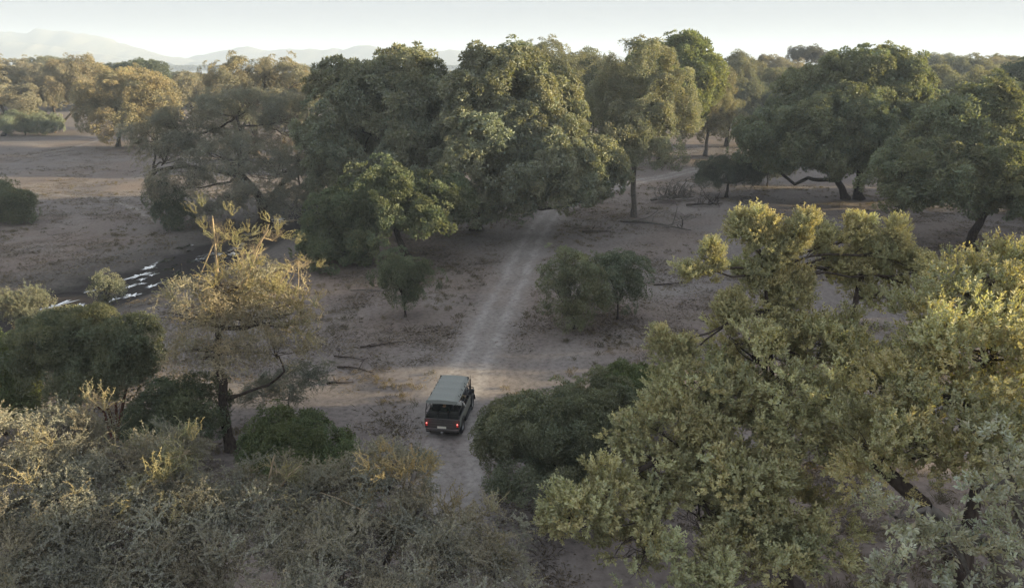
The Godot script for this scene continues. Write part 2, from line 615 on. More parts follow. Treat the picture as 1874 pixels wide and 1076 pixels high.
func steps(near_lo: float, near_hi: float, each: float, far_lo: float, far_hi: float) -> PackedFloat32Array:
	var low := PackedFloat32Array()
	var p := near_lo
	var s := each
	while p > far_lo:
		s *= 1.32
		p = maxf(p - s, far_lo)
		low.append(p)
	low.reverse()
	p = near_lo
	while p < near_hi:
		low.append(p)
		p += each
	s = each
	while p < far_hi:
		low.append(p)
		s *= 1.32
		p += s
	low.append(far_hi)
	return low


func make_ground() -> void:
	var xs := steps(-112, 92, 1.15, -7000, 7000)
	var zs := steps(-190, 4, 1.15, -7000, 900)
	var g := Geo.new()
	var uv2 := PackedVector2Array()
	for z in zs:
		for x in xs:
			g.v.append(Vector3(x, height(x, z), z))
			g.c.append(soil(x, z))
			g.uv.append(Vector2(x, z))
	var w := xs.size()
	for j in zs.size() - 1:
		for k in w - 1:
			var a := j * w + k
			g.i.append(a); g.i.append(a + 1); g.i.append(a + w)
			g.i.append(a + 1); g.i.append(a + w + 1); g.i.append(a + w)
	obj("ground", smooth(g), ground_mat, null, "structure")


func smooth(g: Geo) -> ArrayMesh:
	var a := []
	a.resize(Mesh.ARRAY_MAX)
	g.n.resize(g.v.size())
	g.n.fill(Vector3.ZERO)
	for k in range(0, g.i.size(), 3):
		var p := g.v[g.i[k]]
		var m := (g.v[g.i[k + 2]] - p).cross(g.v[g.i[k + 1]] - p)
		for q in 3:
			g.n[g.i[k + q]] += m
	for k in g.n.size():
		g.n[k] = g.n[k].normalized()
	a[Mesh.ARRAY_VERTEX] = g.v
	a[Mesh.ARRAY_NORMAL] = g.n
	a[Mesh.ARRAY_INDEX] = g.i
	a[Mesh.ARRAY_COLOR] = g.c
	a[Mesh.ARRAY_TEX_UV] = g.uv
	a[Mesh.ARRAY_TEX_UV2] = g.uv
	var m := ArrayMesh.new()
	m.add_surface_from_arrays(Mesh.PRIMITIVE_TRIANGLES, a)
	return m


# a worn way over the ground: its own strip, 2 cm proud, whose edges run out into the soil's own colour
func make_way(called: String, line: PackedVector2Array, half: float, ruts: Array, dust: Color, strength: float) -> void:
	var curve := Curve2D.new()
	for k in line.size():
		var t := (line[mini(k + 1, line.size() - 1)] - line[maxi(k - 1, 0)]) / 6.0
		curve.add_point(line[k], -t, t)
	var long := curve.get_baked_length()
	var g := Geo.new()
	var across := 29
	var count := int(long / 0.45)
	for j in count + 1:
		var p := curve.sample_baked(long * j / count)
		var q := curve.sample_baked(minf(long, long * j / count + 0.3)) - curve.sample_baked(maxf(0.0, long * j / count - 0.3))
		var side := Vector2(-q.y, q.x).normalized()
		var wob := speck.get_noise_1d(j * 0.45) * 0.35
		for k in across:
			var u := lerpf(-half, half, k / (across - 1.0))
			var at := p + side * (u + wob)
			var worn := 0.0
			for rut in ruts:
				worn = maxf(worn, exp(-pow((u - rut[0]) / rut[1], 2.0)) * rut[2])
			worn *= clampf(0.88 + speck.get_noise_2d(at.x * 1.3, at.y * 1.3) * 0.7, 0.0, 1.0) * strength
			worn *= smoothstep(half, half * 0.75, absf(u)) * smoothstep(0.0, 6.0, minf(j, count - j) * 0.45)
			var lift := lerpf(-0.02, 0.014, smoothstep(1.0, 0.72, absf(u) / half))
			g.v.append(Vector3(at.x, height(at.x, at.y) + lift - worn * 0.012, at.y))
			g.c.append(soil(at.x, at.y).lerp(dust, worn))
			g.uv.append(at)
	for j in count:
		for k in across - 1:
			var a := j * across + k
			g.i.append(a); g.i.append(a + across); g.i.append(a + 1)
			g.i.append(a + 1); g.i.append(a + across); g.i.append(a + across + 1)
	obj(called, smooth(g), ground_mat, null, "structure")


func make_puddle(number: int, at: Vector2, long: float, wide: float, turn: float, mat: Material) -> void:
	var r := dice(900 + number)
	var g := Geo.new()
	var y := height(at.x, at.y)
	var edge := noise(FastNoiseLite.TYPE_SIMPLEX, 0.9, 3, number)
	var c := Vector3(at.x, 0, at.y)
	var rim := PackedVector3Array()
	turn += r.randf_range(-0.35, 0.35)
	for k in 44:
		var a := TAU * k / 44.0
		var reach := 0.62 + 1.25 * edge.get_noise_2d(cos(a) * 2.2, sin(a) * 2.2) + r.randf_range(-0.14, 0.14)
		var p := Vector2(cos(a) * long, sin(a) * wide) * maxf(reach, 0.12)
		p = p.rotated(turn)
		rim.append(c + Vector3(p.x, 0, p.y))
	for p in rim:
		y = maxf(y, height(p.x, p.z) if c.distance_to(p) < long * 0.6 else y)
	y += 0.03
	for k in 44:
		g.tri(Vector3(c.x, y, c.z), Vector3(rim[k].x, y, rim[k].z), Vector3(rim[(k + 1) % 44].x, y, rim[(k + 1) % 44].z))
	obj("water", g.mesh(), mat, null, "structure")


func make_hill(ridge: Array, deep: float, number: int, mat: Material) -> void:
	# ridge: points along the crest with their heights
	var f := noise(FastNoiseLite.TYPE_SIMPLEX_SMOOTH, 0.003, 5, number)
	var g := Geo.new()
	var across := 17
	var along := 120
	var curve := Curve3D.new()
	for p in ridge:
		curve.add_point(p)
	var long := curve.get_baked_length()
	for j in along + 1:
		var p := curve.sample_baked(long * j / along)
		for k in across:
			var u := lerpf(-1.0, 1.0, k / (across - 1.0))
			var x := p.x
			var z := p.z + u * deep
			var y := p.y * (1.0 - pow(absf(u), 1.25)) * (1.0 + f.get_noise_2d(x, z) * 0.2) - 2.0
			y += f.get_noise_2d(x * 3.0, z * 3.0) * 13.0 * (1.0 - absf(u))
			g.v.append(Vector3(x, y, z))
			g.c.append(Color(0.10, 0.105, 0.075).lerp(Color(0.17, 0.155, 0.115), clampf(0.5 + f.get_noise_2d(x * 4.0, z * 4.0), 0, 1)))
			g.uv.append(Vector2(x, z))
	for j in along:
		for k in across - 1:
			var a := j * across + k
			g.i.append(a); g.i.append(a + 1); g.i.append(a + across)
			g.i.append(a + 1); g.i.append(a + across + 1); g.i.append(a + across)
	obj("hill", smooth(g), mat, null, "structure")


func make_flat(called: String, corners: Array, y: float, mat: Material) -> void:
	var g := Geo.new()
	var c := Vector3()
	for p in corners:
		c += p / corners.size()
	for k in corners.size():
		var a: Vector3 = corners[k]
		var b: Vector3 = corners[(k + 1) % corners.size()]
		g.tri(Vector3(c.x, y, c.z), Vector3(a.x, y, a.z), Vector3(b.x, y, b.z))
	obj(called, g.mesh(), mat, null, "structure")


# one small far tree, for the woodland that reads as one mass
func make_far_wood() -> void:
	var r := dice(61)
	var where: Array[Transform3D] = []
	var tints := PackedColorArray()
	for k in 5200:
		var a := r.randf_range(-0.72, 0.72)
		var d := 330.0 + 1150.0 * pow(r.randf(), 1.15)
		var x := sin(a) * d
		var z := -cos(a) * d
		if a < 0.03 and d > 620.0:
			continue
		if a < 0.0 and d > 330.0 + 420.0 * patch.get_noise_2d(x * 0.05, 3.0) + 330.0 and r.randf() < 0.75:
			continue
		var tall := r.randf_range(6.0, 12.5)
		var tone := r.randf_range(0.75, 1.25)
		var gold := r.randf() * (0.8 if a < -0.1 else 0.3)
		var c := Color(0.15, 0.155, 0.11).lerp(Color(0.25, 0.21, 0.14), gold)
		for q in 7:
			var s := r.randf_range(2.0, 3.6)
			where.append(Transform3D(frame_of((ball(r) * 0.4 + Vector3.UP).normalized(), r.randf() * TAU, Vector3(s * 1.2, s, s * 1.2)), Vector3(x + r.randf_range(-4.5, 4.5), tall * r.randf_range(0.35, 0.95), z + r.randf_range(-4.5, 4.5))))
			tints.append(Color(c.r * tone, c.g * tone, c.b * tone))
	crown("woodland", clump_of_leaves(77, 200, 0.28, 0.2, 0.4, 0.0), where, tints, self)
	where = []
	tints = PackedColorArray()
	for k in 5200:
		var a := r.randf_range(-0.75, 0.75)
		var d := r.randf_range(1950.0, 2400.0)
		var s := r.randf_range(4.0, 8.5)
		where.append(Transform3D(frame_of(Vector3.UP, r.randf() * TAU, Vector3(s * 1.8, s * 0.9, s * 1.8)), Vector3(sin(a) * d, r.randf_range(0.0, 5.0), -cos(a) * d)))
		tints.append(Color(0.06, 0.066, 0.05))
	crown("riverbank_woodland", clump_of_leaves(78, 70, 0.6, 0.5, 0.4, 0.0), where, tints, self)


func make_litter() -> void:
	var r := dice(71)
	var g := Geo.new()
	for k in 30:
		var p := Vector3(r.randf_range(-1, 1), r.randf_range(0.01, 0.09), r.randf_range(-1, 1))
		var along := (ball(r) * Vector3(1, 0.3, 1)).normalized()
		var side := (along.cross(Vector3.UP) + ball(r) * 0.3).normalized()
		var t := r.randf_range(0.6, 1.5)
		g.tint = Color(t, t * 0.93, t * 0.86)
		g.leaf(p, along, side, Vector3.UP, r.randf_range(0.12, 0.3), r.randf_range(0.06, 0.12))
	for k in 5:
		var p := Vector3(r.randf_range(-1, 1), 0.05, r.randf_range(-1, 1))
		var along := (ball(r) * Vector3(1, 0.25, 1)).normalized()
		g.tint = Color(0.7, 0.65, 0.62)
		g.leaf(p, along, along.cross(Vector3.UP), Vector3.UP, r.randf_range(0.5, 1.1), 0.035)
	var where: Array[Transform3D] = []
	var tints := PackedColorArray()
	for k in 52000:
		var z := -18.0 - 150.0 * pow(r.randf(), 1.5)
		var x := r.randf_range(-1, 1) * (10.0 - z * 0.78)
		var m := patch.get_noise_2d(x * 1.7 + 90.0, z * 1.7) + 0.6 * speck.get_noise_2d(x * 0.7, z * 0.7)
		if m < r.randf_range(-0.15, 0.5) or near_line(track, Vector2(x, z)) < 1.9:
			continue
		if x < 0 and near_line(river, Vector2(x, z)) < 5.5:
			continue
		var s := r.randf_range(0.25, 0.7)
		where.append(Transform3D(frame_of(Vector3.UP, r.randf() * TAU, Vector3(s, s * 1.2, s)), Vector3(x, height(x, z), z)))
		var c := Color(0.115, 0.1, 0.09).lerp(Color(0.27, 0.22, 0.15), pow(r.randf(), 2.2))
		tints.append(c)
	crown("leaf_litter", g.mesh(), where, tints, self)
	g = Geo.new()
	for k in 26:
		var along := (Vector3(r.randf_range(-0.8, 0.8), 1.0, r.randf_range(-0.8, 0.8))).normalized()
		var t := r.randf_range(0.7, 1.3)
		g.tint = Color(t, t * 0.95, t * 0.85)
		var p := Vector3(r.randf_range(-0.35, 0.35), -0.02, r.randf_range(-0.35, 0.35))
		g.leaf(p, along, along.cross(ball(r)).normalized(), Vector3.UP, r.randf_range(0.25, 0.6), 0.03)
	where = []
	tints = PackedColorArray()
	for k in 24000:
		var z := -16.0 - 120.0 * pow(r.randf(), 1.4)
		var x := r.randf_range(-1, 1) * (10.0 - z * 0.78)
		if patch.get_noise_2d(x * 2.3, z * 2.3 + 70.0) < r.randf_range(-0.05, 0.45) or near_line(track, Vector2(x, z)) < 2.1:
			continue
		if x < 0 and near_line(river, Vector2(x, z)) < 5.0:
			continue
		var s := r.randf_range(0.3, 0.9)
		where.append(Transform3D(frame_of(Vector3.UP, r.randf() * TAU, Vector3(s, s, s)), Vector3(x, height(x, z), z)))
		tints.append(Color(0.17, 0.14, 0.095).lerp(Color(0.09, 0.085, 0.065), r.randf()))
	crown("dry_grass", g.mesh(), where, tints, self)


# fallen dead wood: a bough with side branches lying on the ground
func dead_wood(label: String, at: Vector3, turn: float, long: float, thick: float, arms: int, number: int, mat: Material, rise := 0.4, called := "fallen_branch", group := "fallen dead branches") -> void:
	var r := dice(number)
	at.y = height(at.x, at.z)
	var o := thing(called, label, "dead branch" if called == "fallen_branch" else "brush pile", at, turn, group)
	var g := Geo.new()
	var pts := PackedVector3Array()
	var rad := PackedFloat32Array()
	for k in 8:
		var f := k / 7.0
		pts.append(Vector3((f - 0.5) * long, thick + sin(f * 5.0) * 0.1 * long * rise * 0.3 + f * rise * 0.4, sin(f * 4.0 + number) * long * 0.06))
		rad.append(thick * (1.0 - 0.7 * f))
	g.tube(pts, rad, 7, 0.14, r)
	obj("bough", g.mesh(), mat, o)
	for k in arms:
		var from := pts[r.randi_range(1, 6)]
		var d := Vector3(r.randf_range(-0.3, 1.0), r.randf_range(0.0, 0.9) * rise * 1.6, r.randf_range(-1, 1)).normalized()
		var arm := Geo.new()
		var tip := from + d * long * r.randf_range(0.2, 0.5)
		tip.y = maxf(tip.y, 0.05)
		branch(arm, from, tip, thick * 0.45, thick * 0.1, r, 0.25, 5)
		for q in 3:
			var s := from.lerp(tip, r.randf_range(0.35, 0.9))
			var e := s + (ball(r) * Vector3(1, 0.6, 1) + d * 0.4) * long * 0.15
			e.y = maxf(e.y, 0.03)
			branch(arm, s, e, thick * 0.2, thick * 0.05, r, 0.25, 4)
		obj("branch", arm.mesh(), mat, o)


# ---------------------------------------------------------------- people: one surface drawn round a skeleton of tapered bones
func skin_of(bones: Array, cell: float, blend: float, paint: Callable) -> ArrayMesh:
	var lo := Vector3(1e9, 1e9, 1e9)
	var hi := -lo
	for b in bones:
		for e in [[b[0], b[2]], [b[1], b[3]]]:
			lo = lo.min(e[0] - Vector3.ONE * (e[1] + cell * 2.5))
			hi = hi.max(e[0] + Vector3.ONE * (e[1] + cell * 2.5))
	var s := Vector3i(((hi - lo) / cell).ceil()) + Vector3i.ONE
	var field := PackedFloat32Array()
	field.resize(s.x * s.y * s.z)
	field.fill(1e3)
	for b in bones:
		var a: Vector3 = b[0]
		var d: Vector3 = b[1] - b[0]
		var far: float = maxf(b[2], b[3]) + cell * 3.0 + blend
		var p0 := Vector3i(((a.min(b[1]) - Vector3.ONE * far - lo) / cell).floor()).clamp(Vector3i.ZERO, s - Vector3i.ONE)
		var p1 := Vector3i(((a.max(b[1]) + Vector3.ONE * far - lo) / cell).ceil()).clamp(Vector3i.ZERO, s - Vector3i.ONE)
		for z in range(p0.z, p1.z + 1):
			for y in range(p0.y, p1.y + 1):
				for x in range(p0.x, p1.x + 1):
					var p := lo + Vector3(x, y, z) * cell
					var t := clampf((p - a).dot(d) / maxf(d.length_squared(), 1e-8), 0, 1)
					var v := p.distance_to(a + d * t) - lerpf(b[2], b[3], t)
					var at := (z * s.y + y) * s.x + x
					var w := field[at]
					var h := clampf(0.5 + 0.5 * (w - v) / blend, 0, 1)
					field[at] = lerpf(w, v, h) - blend * h * (1.0 - h) if w < 900.0 else v
	var g := Geo.new()
	var spot := {}
	for z in s.z - 1:
		for y in s.y - 1:
			for x in s.x - 1:
				var mid := Vector3.ZERO
				var n := 0
				var at := (z * s.y + y) * s.x + x
				var c := [field[at], field[at + 1], field[at + s.x], field[at + s.x + 1], field[at + s.x * s.y], field[at + s.x * s.y + 1], field[at + s.x * s.y + s.x], field[at + s.x * s.y + s.x + 1]]
				for e in [[0, 1], [2, 3], [4, 5], [6, 7], [0, 2], [1, 3], [4, 6], [5, 7], [0, 4], [1, 5], [2, 6], [3, 7]]:
					var u: float = c[e[0]]
					var v: float = c[e[1]]
					if (u < 0.0) != (v < 0.0):
						var t := u / (u - v)
						var pa := Vector3(e[0] & 1, (e[0] >> 1) & 1, e[0] >> 2)
						var pb := Vector3(e[1] & 1, (e[1] >> 1) & 1, e[1] >> 2)
						mid += pa.lerp(pb, t)
						n += 1
				if n:
					spot[at] = g.v.size()
					var p := lo + (Vector3(x, y, z) + mid / n) * cell
					g.v.append(p)
					g.c.append(paint.call(p))
					g.uv.append(Vector2.ZERO)
	for at in spot:
		var x: int = at % s.x
		var y: int = (at / s.x) % s.y
		var z: int = at / (s.x * s.y)
		for axis in 3:
			var step: int = [1, s.x, s.x * s.y][axis]
			var b: int = [s.x, s.x * s.y, 1][axis]
			var d: int = [s.x * s.y, 1, s.x][axis]
			if (axis != 0 and x == 0) or (axis != 1 and y == 0) or (axis != 2 and z == 0):
				continue
			var u := field[at]
			var v := field[at + step]
			if (u < 0.0) == (v < 0.0) or not (spot.has(at - b) and spot.has(at - d) and spot.has(at - b - d)):
				continue
			var q := [spot[at], spot[at - b], spot[at - b - d], spot[at - d]]
			if u < 0.0:
				q.reverse()
			g.i.append(q[0]); g.i.append(q[1]); g.i.append(q[2])
			g.i.append(q[0]); g.i.append(q[2]); g.i.append(q[3])
	return smooth(g)


# a seated person facing -z; the seat's top is at the origin
func person(label: String, at: Vector3, turn: float, shirt: Color, trousers: Color, hair: Color, capped: bool, reach := 0.0) -> void:
	var o := thing("person", label, "person", at, turn, "people riding in the safari vehicle")
	var skin := Color(0.33, 0.2, 0.14)
	var bones := []
	var hip := Vector3(0, 0.12, 0)
	var chest := Vector3(0, 0.42, 0.03)
	var neck := Vector3(0, 0.57, 0.01)
	var head := Vector3(0, 0.72, -0.02)
	bones.append([hip, chest, 0.15, 0.155])
	bones.append([hip + Vector3(-0.07, -0.02, 0), hip + Vector3(0.07, -0.02, 0), 0.13, 0.13])
	bones.append([chest + Vector3(-0.11, 0.07, 0), chest + Vector3(0.11, 0.07, 0), 0.085, 0.085])
	bones.append([chest, neck + Vector3(0, 0.04, 0), 0.08, 0.055])
	bones.append([head + Vector3(0, -0.06, -0.02), head + Vector3(0, 0.02, 0.01), 0.075, 0.095])
	bones.append([head + Vector3(0, -0.015, -0.085), head + Vector3(0, -0.035, -0.11), 0.012, 0.018])
	for s in [-1.0, 1.0]:
		bones.append([head + Vector3(s * 0.088, -0.01, 0.0), head + Vector3(s * 0.095, -0.03, 0.01), 0.016, 0.014])
		var knee := Vector3(s * 0.12, 0.06, -0.45)
		var foot := Vector3(s * 0.12, -0.37, -0.48)
		bones.append([Vector3(s * 0.09, 0.08, -0.02), knee, 0.09, 0.062])
		bones.append([knee, foot, 0.06, 0.04])
		bones.append([foot, foot + Vector3(0, -0.02, -0.15), 0.042, 0.035])
		var shoulder := Vector3(s * 0.2, 0.48, 0.02)
		var elbow := Vector3(s * (0.27 + reach * 0.06), 0.22, -0.05 - reach * 0.12)
		var wrist := Vector3(s * (0.17 + reach * 0.04), 0.17 + reach * 0.12, -0.28 - reach * 0.16)
		bones.append([shoulder, elbow, 0.058, 0.043])
		bones.append([elbow, wrist, 0.041, 0.028])
		var palm := wrist + Vector3(-s * 0.01, -0.005, -0.07)
		bones.append([wrist, palm, 0.026, 0.03])
		for f in 4:
			var root := palm + Vector3(s * (f - 1.5) * 0.019, 0, -0.02)
			bones.append([root, root + Vector3(0, -0.022, -0.055 + 0.006 * absf(f - 1.4)), 0.0095, 0.008])
		bones.append([wrist + Vector3(-s * 0.02, 0, -0.03), wrist + Vector3(-s * 0.055, -0.005, -0.075), 0.011, 0.009])
	var paint := func(p: Vector3) -> Color:
		if p.y > 0.585:
			return hair if (p.y > 0.745 or p.z > 0.02) else skin
		if p.y > 0.555 and absf(p.x) < 0.08:
			return skin
		if p.z < -0.17 - reach * 0.1 and p.y > 0.14 and absf(p.x) > 0.1 or p.z < -0.3 and p.y > 0.16:
			return skin
		if p.y < 0.13 and p.y > -0.34 or p.z < -0.14 and p.y <= 0.14:
			return trousers if p.y > -0.33 else Color(0.04, 0.03, 0.025)
		return shirt if p.y >= 0.13 else Color(0.04, 0.03, 0.025)
	var m := StandardMaterial3D.new()
	m.vertex_color_use_as_albedo = true
	m.roughness = 0.85
	obj("body", skin_of(bones, 0.02, 0.03, paint), m, o)
	if capped:
		var g := Geo.new()
		for ring in 6:
			for s in 14:
				var a0 := TAU * s / 14.0
				var a1 := TAU * (s + 1) / 14.0
				var prof := [[0.16, 0.0], [0.105, 0.012], [0.102, 0.06], [0.09, 0.095], [0.05, 0.115], [0.0, 0.12]]
				if ring < 5:
					var p: Array = prof[ring]
					var q: Array = prof[ring + 1]
					g.quad(Vector3(cos(a0) * p[0], p[1], sin(a0) * p[0]), Vector3(cos(a1) * p[0], p[1], sin(a1) * p[0]), Vector3(cos(a1) * q[0], q[1], sin(a1) * q[0]), Vector3(cos(a0) * q[0], q[1], sin(a0) * q[0]))
		var hat := obj("hat", g.mesh(), plain(Color(0.55, 0.52, 0.46), 0.9), o)
		hat.position = head + Vector3(0, 0.05, 0)


# ---------------------------------------------------------------- the open safari vehicle; its nose points along -z
func bar(parent: Node, called: String, pts: Array, r: float, mat: Material) -> void:
	var g := Geo.new()
	var p := PackedVector3Array(pts)
	var rad := PackedFloat32Array()
	rad.resize(p.size())
	rad.fill(r)
	g.tube(p, rad, 8)
	obj(called, g.mesh(), mat, parent)


func part_box(parent: Node, called: String, at: Vector3, size: Vector3, mat: Material, cut := 0.02, tilt := 0.0) -> MeshInstance3D:
	var g := Geo.new()
	g.box(Vector3.ZERO, size, cut, Basis(Vector3.RIGHT, tilt))
	var o := obj(called, g.mesh(), mat, parent)
	o.position = at
	return o


func make_vehicle() -> void:
	var at := Vector3(-3.26, 0, -35.32)
	at.y = height(at.x, at.z) + 0.03
	var turn := deg_to_rad(-8)
	var t := thing("safari_vehicle", "open safari vehicle with grey green canvas roof driving up the dirt track", "vehicle", at, turn)
	var paint := plain(Color(0.050, 0.044, 0.041), 0.5)
	paint.clearcoat_enabled = true
	paint.clearcoat = 0.35
	paint.clearcoat_roughness = 0.3
	var side_paint := plain(Color(0.13, 0.135, 0.115), 0.55)
	var black := plain(Color(0.018, 0.018, 0.018), 0.5)
	var rubber := plain(Color(0.022, 0.021, 0.020), 0.9)
	var steel := plain(Color(0.25, 0.25, 0.25), 0.45, 0.8)
	var cloth := plain(Color(0.035, 0.036, 0.032), 0.9)
	var canvas := plain(Color(0.20, 0.21, 0.195), 0.88)
	canvas.normal_enabled = true
	canvas.normal_texture = noise_texture(noise(FastNoiseLite.TYPE_SIMPLEX_SMOOTH, 0.04, 3, 8), 256, [], true)
	canvas.normal_scale = 0.35
	canvas.uv1_triplanar = true
	canvas.uv1_scale = Vector3(0.6, 0.6, 0.6)
	# chassis and tub
	part_box(t, "chassis", Vector3(0, 0.48, 0.0), Vector3(0.95, 0.16, 3.9), black)
	part_box(t, "floor", Vector3(0, 0.66, 0.45), Vector3(1.70, 0.06, 3.1), black)
	for s in [-1.0, 1.0]:
		var g := Geo.new()
		g.box(Vector3(s * 0.87, 0.86, 1.55), Vector3(0.06, 0.52, 1.14), 0.02)
		g.box(Vector3(s * 0.87, 0.86, 0.07), Vector3(0.06, 0.52, 1.78), 0.02)
		g.box(Vector3(s * 0.895, 0.98, 0.62), Vector3(0.03, 0.05, 2.95), 0.012)
		obj("side_panel", g.mesh(), side_paint, t)
		# arches over the wheels
		for z in [1.28, -1.35]:
			var arch := Geo.new()
			for k in 10:
				var a0 := PI * k / 10.0
				var a1 := PI * (k + 1) / 10.0
				var p := func(a: float, r: float, x: float) -> Vector3: return Vector3(x, 0.40 + sin(a) * r, z + cos(a) * r)
				arch.quad(p.call(a0, 0.46, s * 0.84), p.call(a1, 0.46, s * 0.84), p.call(a1, 0.46, s * 0.97), p.call(a0, 0.46, s * 0.97))
				arch.quad(p.call(a0, 0.46, s * 0.97), p.call(a1, 0.46, s * 0.97), p.call(a1, 0.52, s * 0.95), p.call(a0, 0.52, s * 0.95))
				arch.quad(p.call(a0, 0.52, s * 0.95), p.call(a1, 0.52, s * 0.95), p.call(a1, 0.52, s * 0.84), p.call(a0, 0.52, s * 0.84))
			obj("wheel_arch", arch.mesh(), black, t)
		bar(t, "side_rail", [Vector3(s * 0.88, 1.12, 2.08), Vector3(s * 0.88, 1.16, 2.0), Vector3(s * 0.88, 1.16, -0.7), Vector3(s * 0.88, 1.05, -0.82)], 0.022, black)
		bar(t, "grab_rail", [Vector3(s * 0.86, 1.50, 2.05), Vector3(s * 0.86, 1.50, -0.1), Vector3(s * 0.86, 1.2, -0.6)], 0.018, black)
		part_box(t, "side_step", Vector3(s * 0.93, 0.46, 0.0), Vector3(0.16, 0.03, 1.5), black, 0.01)
		for z in [2.03, 1.1, 0.1, -0.8]:
			bar(t, "roof_post", [Vector3(s * 0.86, 0.7, z), Vector3(s * 0.86, 1.5, z), Vector3(s * 0.76, 2.08, z)], 0.022, black)
	var gate := part_box(t, "tailgate", Vector3(0, 0.86, 2.11), Vector3(1.78, 0.54, 0.05), paint)
	for y in [-0.14, 0.0, 0.14]:
		part_box(gate, "rib", Vector3(0, y, 0.028), Vector3(1.2, 0.025, 0.02), paint, 0.008)
	part_box(gate, "handle", Vector3(0, 0.21, 0.04), Vector3(0.22, 0.035, 0.03), black, 0.008)
	var plate := part_box(t, "number_plate", Vector3(-0.02, 0.66, 2.165), Vector3(0.46, 0.115, 0.015), plain(Color(0.62, 0.60, 0.52), 0.5), 0.004)
	part_box(plate, "plate_rim", Vector3(0, -0.062, 0.0), Vector3(0.48, 0.012, 0.02), black, 0.003)
	part_box(t, "rear_bumper", Vector3(0, 0.51, 2.14), Vector3(1.72, 0.16, 0.12), paint, 0.03)
	part_box(t, "tow_hitch", Vector3(0, 0.40, 2.2), Vector3(0.14, 0.10, 0.16), steel, 0.02)
	part_box(t, "fuel_tank", Vector3(0, 0.42, 1.75), Vector3(0.8, 0.2, 0.55), black, 0.04)
	for s in [-1.0, 1.0]:
		part_box(t, "corner_post", Vector3(s * 0.87, 0.86, 2.10), Vector3(0.08, 0.56, 0.09), paint, 0.02)
		var lamp := part_box(t, "tail_lamp", Vector3(s * 0.80, 0.84, 2.15), Vector3(0.13, 0.24, 0.05), black, 0.015)
		var red := plain(Color(0.5, 0.02, 0.015), 0.3)
		part_box(lamp, "reflector", Vector3(0, -0.075, 0.026), Vector3(0.10, 0.07, 0.02), red, 0.006)
		var lit := plain(Color(0.9, 0.3, 0.25), 0.3)
		lit.emission_enabled = true
		lit.emission = Color(1.0, 0.55, 0.5)
		lit.emission_energy_multiplier = 0.35
		var lens := SphereMesh.new()
		lens.radius = 0.042
		lens.height = 0.055
		lens.radial_segments = 14
		lens.rings = 7
		var l := obj("lamp_lens", lens, lit, lamp)
		l.rotation.x = PI / 2
		l.position = Vector3(0, 0.04, 0.03)
		var glow := OmniLight3D.new()
		glow.name = "tail_light"
		glow.light_color = Color(1.0, 0.16, 0.10)
		glow.light_energy = 0.003
		glow.light_size = 0.04
		glow.omni_range = 8.0
		glow.omni_attenuation = 2.0
		glow.shadow_enabled = true
		lamp.add_child(glow, true)
		glow.position = Vector3(0, 0.04, 0.12)
		part_box(t, "mud_flap", Vector3(s * 0.80, 0.33, 1.82), Vector3(0.26, 0.3, 0.02), rubber, 0.005)
	# wheels
	for s in [-1.0, 1.0]:
		for z in [1.28, -1.35]:
			var w := Node3D.new()
			w.name = "wheel"
			t.add_child(w, true)
			w.position = Vector3(s * 0.80, 0.39, z)
			var g := Geo.new()
			var prof := [[0.22, -0.10], [0.34, -0.115], [0.385, -0.09], [0.395, 0.0], [0.385, 0.09], [0.34, 0.115], [0.22, 0.10]]
			for k in 28:
				var a0 := TAU * k / 28.0
				var a1 := TAU * (k + 1) / 28.0
				for q in 6:
					var grow := 0.008 if k % 2 == 0 and q in [2, 3] else 0.0
					var p: Array = prof[q]
					var e: Array = prof[q + 1]
					var f := func(a: float, u: Array) -> Vector3: return Vector3(u[1], sin(a) * (u[0] + grow), cos(a) * (u[0] + grow))
					g.quad(f.call(a0, p), f.call(a1, p), f.call(a1, e), f.call(a0, e))
			obj("tyre", g.mesh(), rubber, w)
			g = Geo.new()
			var hub := [[0.0, 0.06], [0.07, 0.06], [0.09, 0.03], [0.18, 0.02], [0.22, 0.09], [0.23, 0.1]]
			for k in 20:
				var a0 := TAU * k / 20.0
				var a1 := TAU * (k + 1) / 20.0
				for q in 5:
					var p: Array = hub[q]
					var e: Array = hub[q + 1]
					for m in [-1.0, 1.0]:
						g.quad(Vector3(m * p[1], sin(a0) * p[0], cos(a0) * p[0]), Vector3(m * p[1], sin(a1) * p[0], cos(a1) * p[0]), Vector3(m * e[1], sin(a1) * e[0], cos(a1) * e[0]), Vector3(m * e[1], sin(a0) * e[0], cos(a0) * e[0]))
			obj("rim", g.mesh(), steel, w)
	# seats
	for row in [[1.55, 0.92], [0.62, 0.84], [-0.34, 0.74]]:
		for x in [-0.56, 0.0, 0.56]:
			if row[0] < 0.0 and x == 0.0:
				continue
			var seat := part_box(t, "seat", Vector3(x, row[1], row[0]), Vector3(0.50, 0.13, 0.48), cloth, 0.04)
			part_box(seat, "backrest", Vector3(0, 0.25, 0.25), Vector3(0.46, 0.42, 0.09), cloth, 0.04, -0.14)
		part_box(t, "seat_riser", Vector3(0, (row[1] + 0.6) / 2.0, row[0]), Vector3(1.64, row[1] - 0.66, 0.44), black)
	# dash, bonnet, wings, folded windscreen, bull bar
	part_box(t, "dashboard", Vector3(0, 1.0, -0.92), Vector3(1.62, 0.34, 0.26), black, 0.05)
	part_box(t, "bulkhead", Vector3(0, 0.82, -1.02), Vector3(1.66, 0.5, 0.06), black, 0.02)
	var bonnet := part_box(t, "bonnet", Vector3(0, 1.02, -1.45), Vector3(1.14, 0.12, 0.92), black, 0.04, 0.05)
	part_box(bonnet, "bonnet_ridge", Vector3(0, 0.065, 0), Vector3(0.7, 0.03, 0.8), black, 0.012, 0.05)
	part_box(t, "engine_bay", Vector3(0, 0.8, -1.45), Vector3(1.1, 0.36, 0.9), black, 0.03)
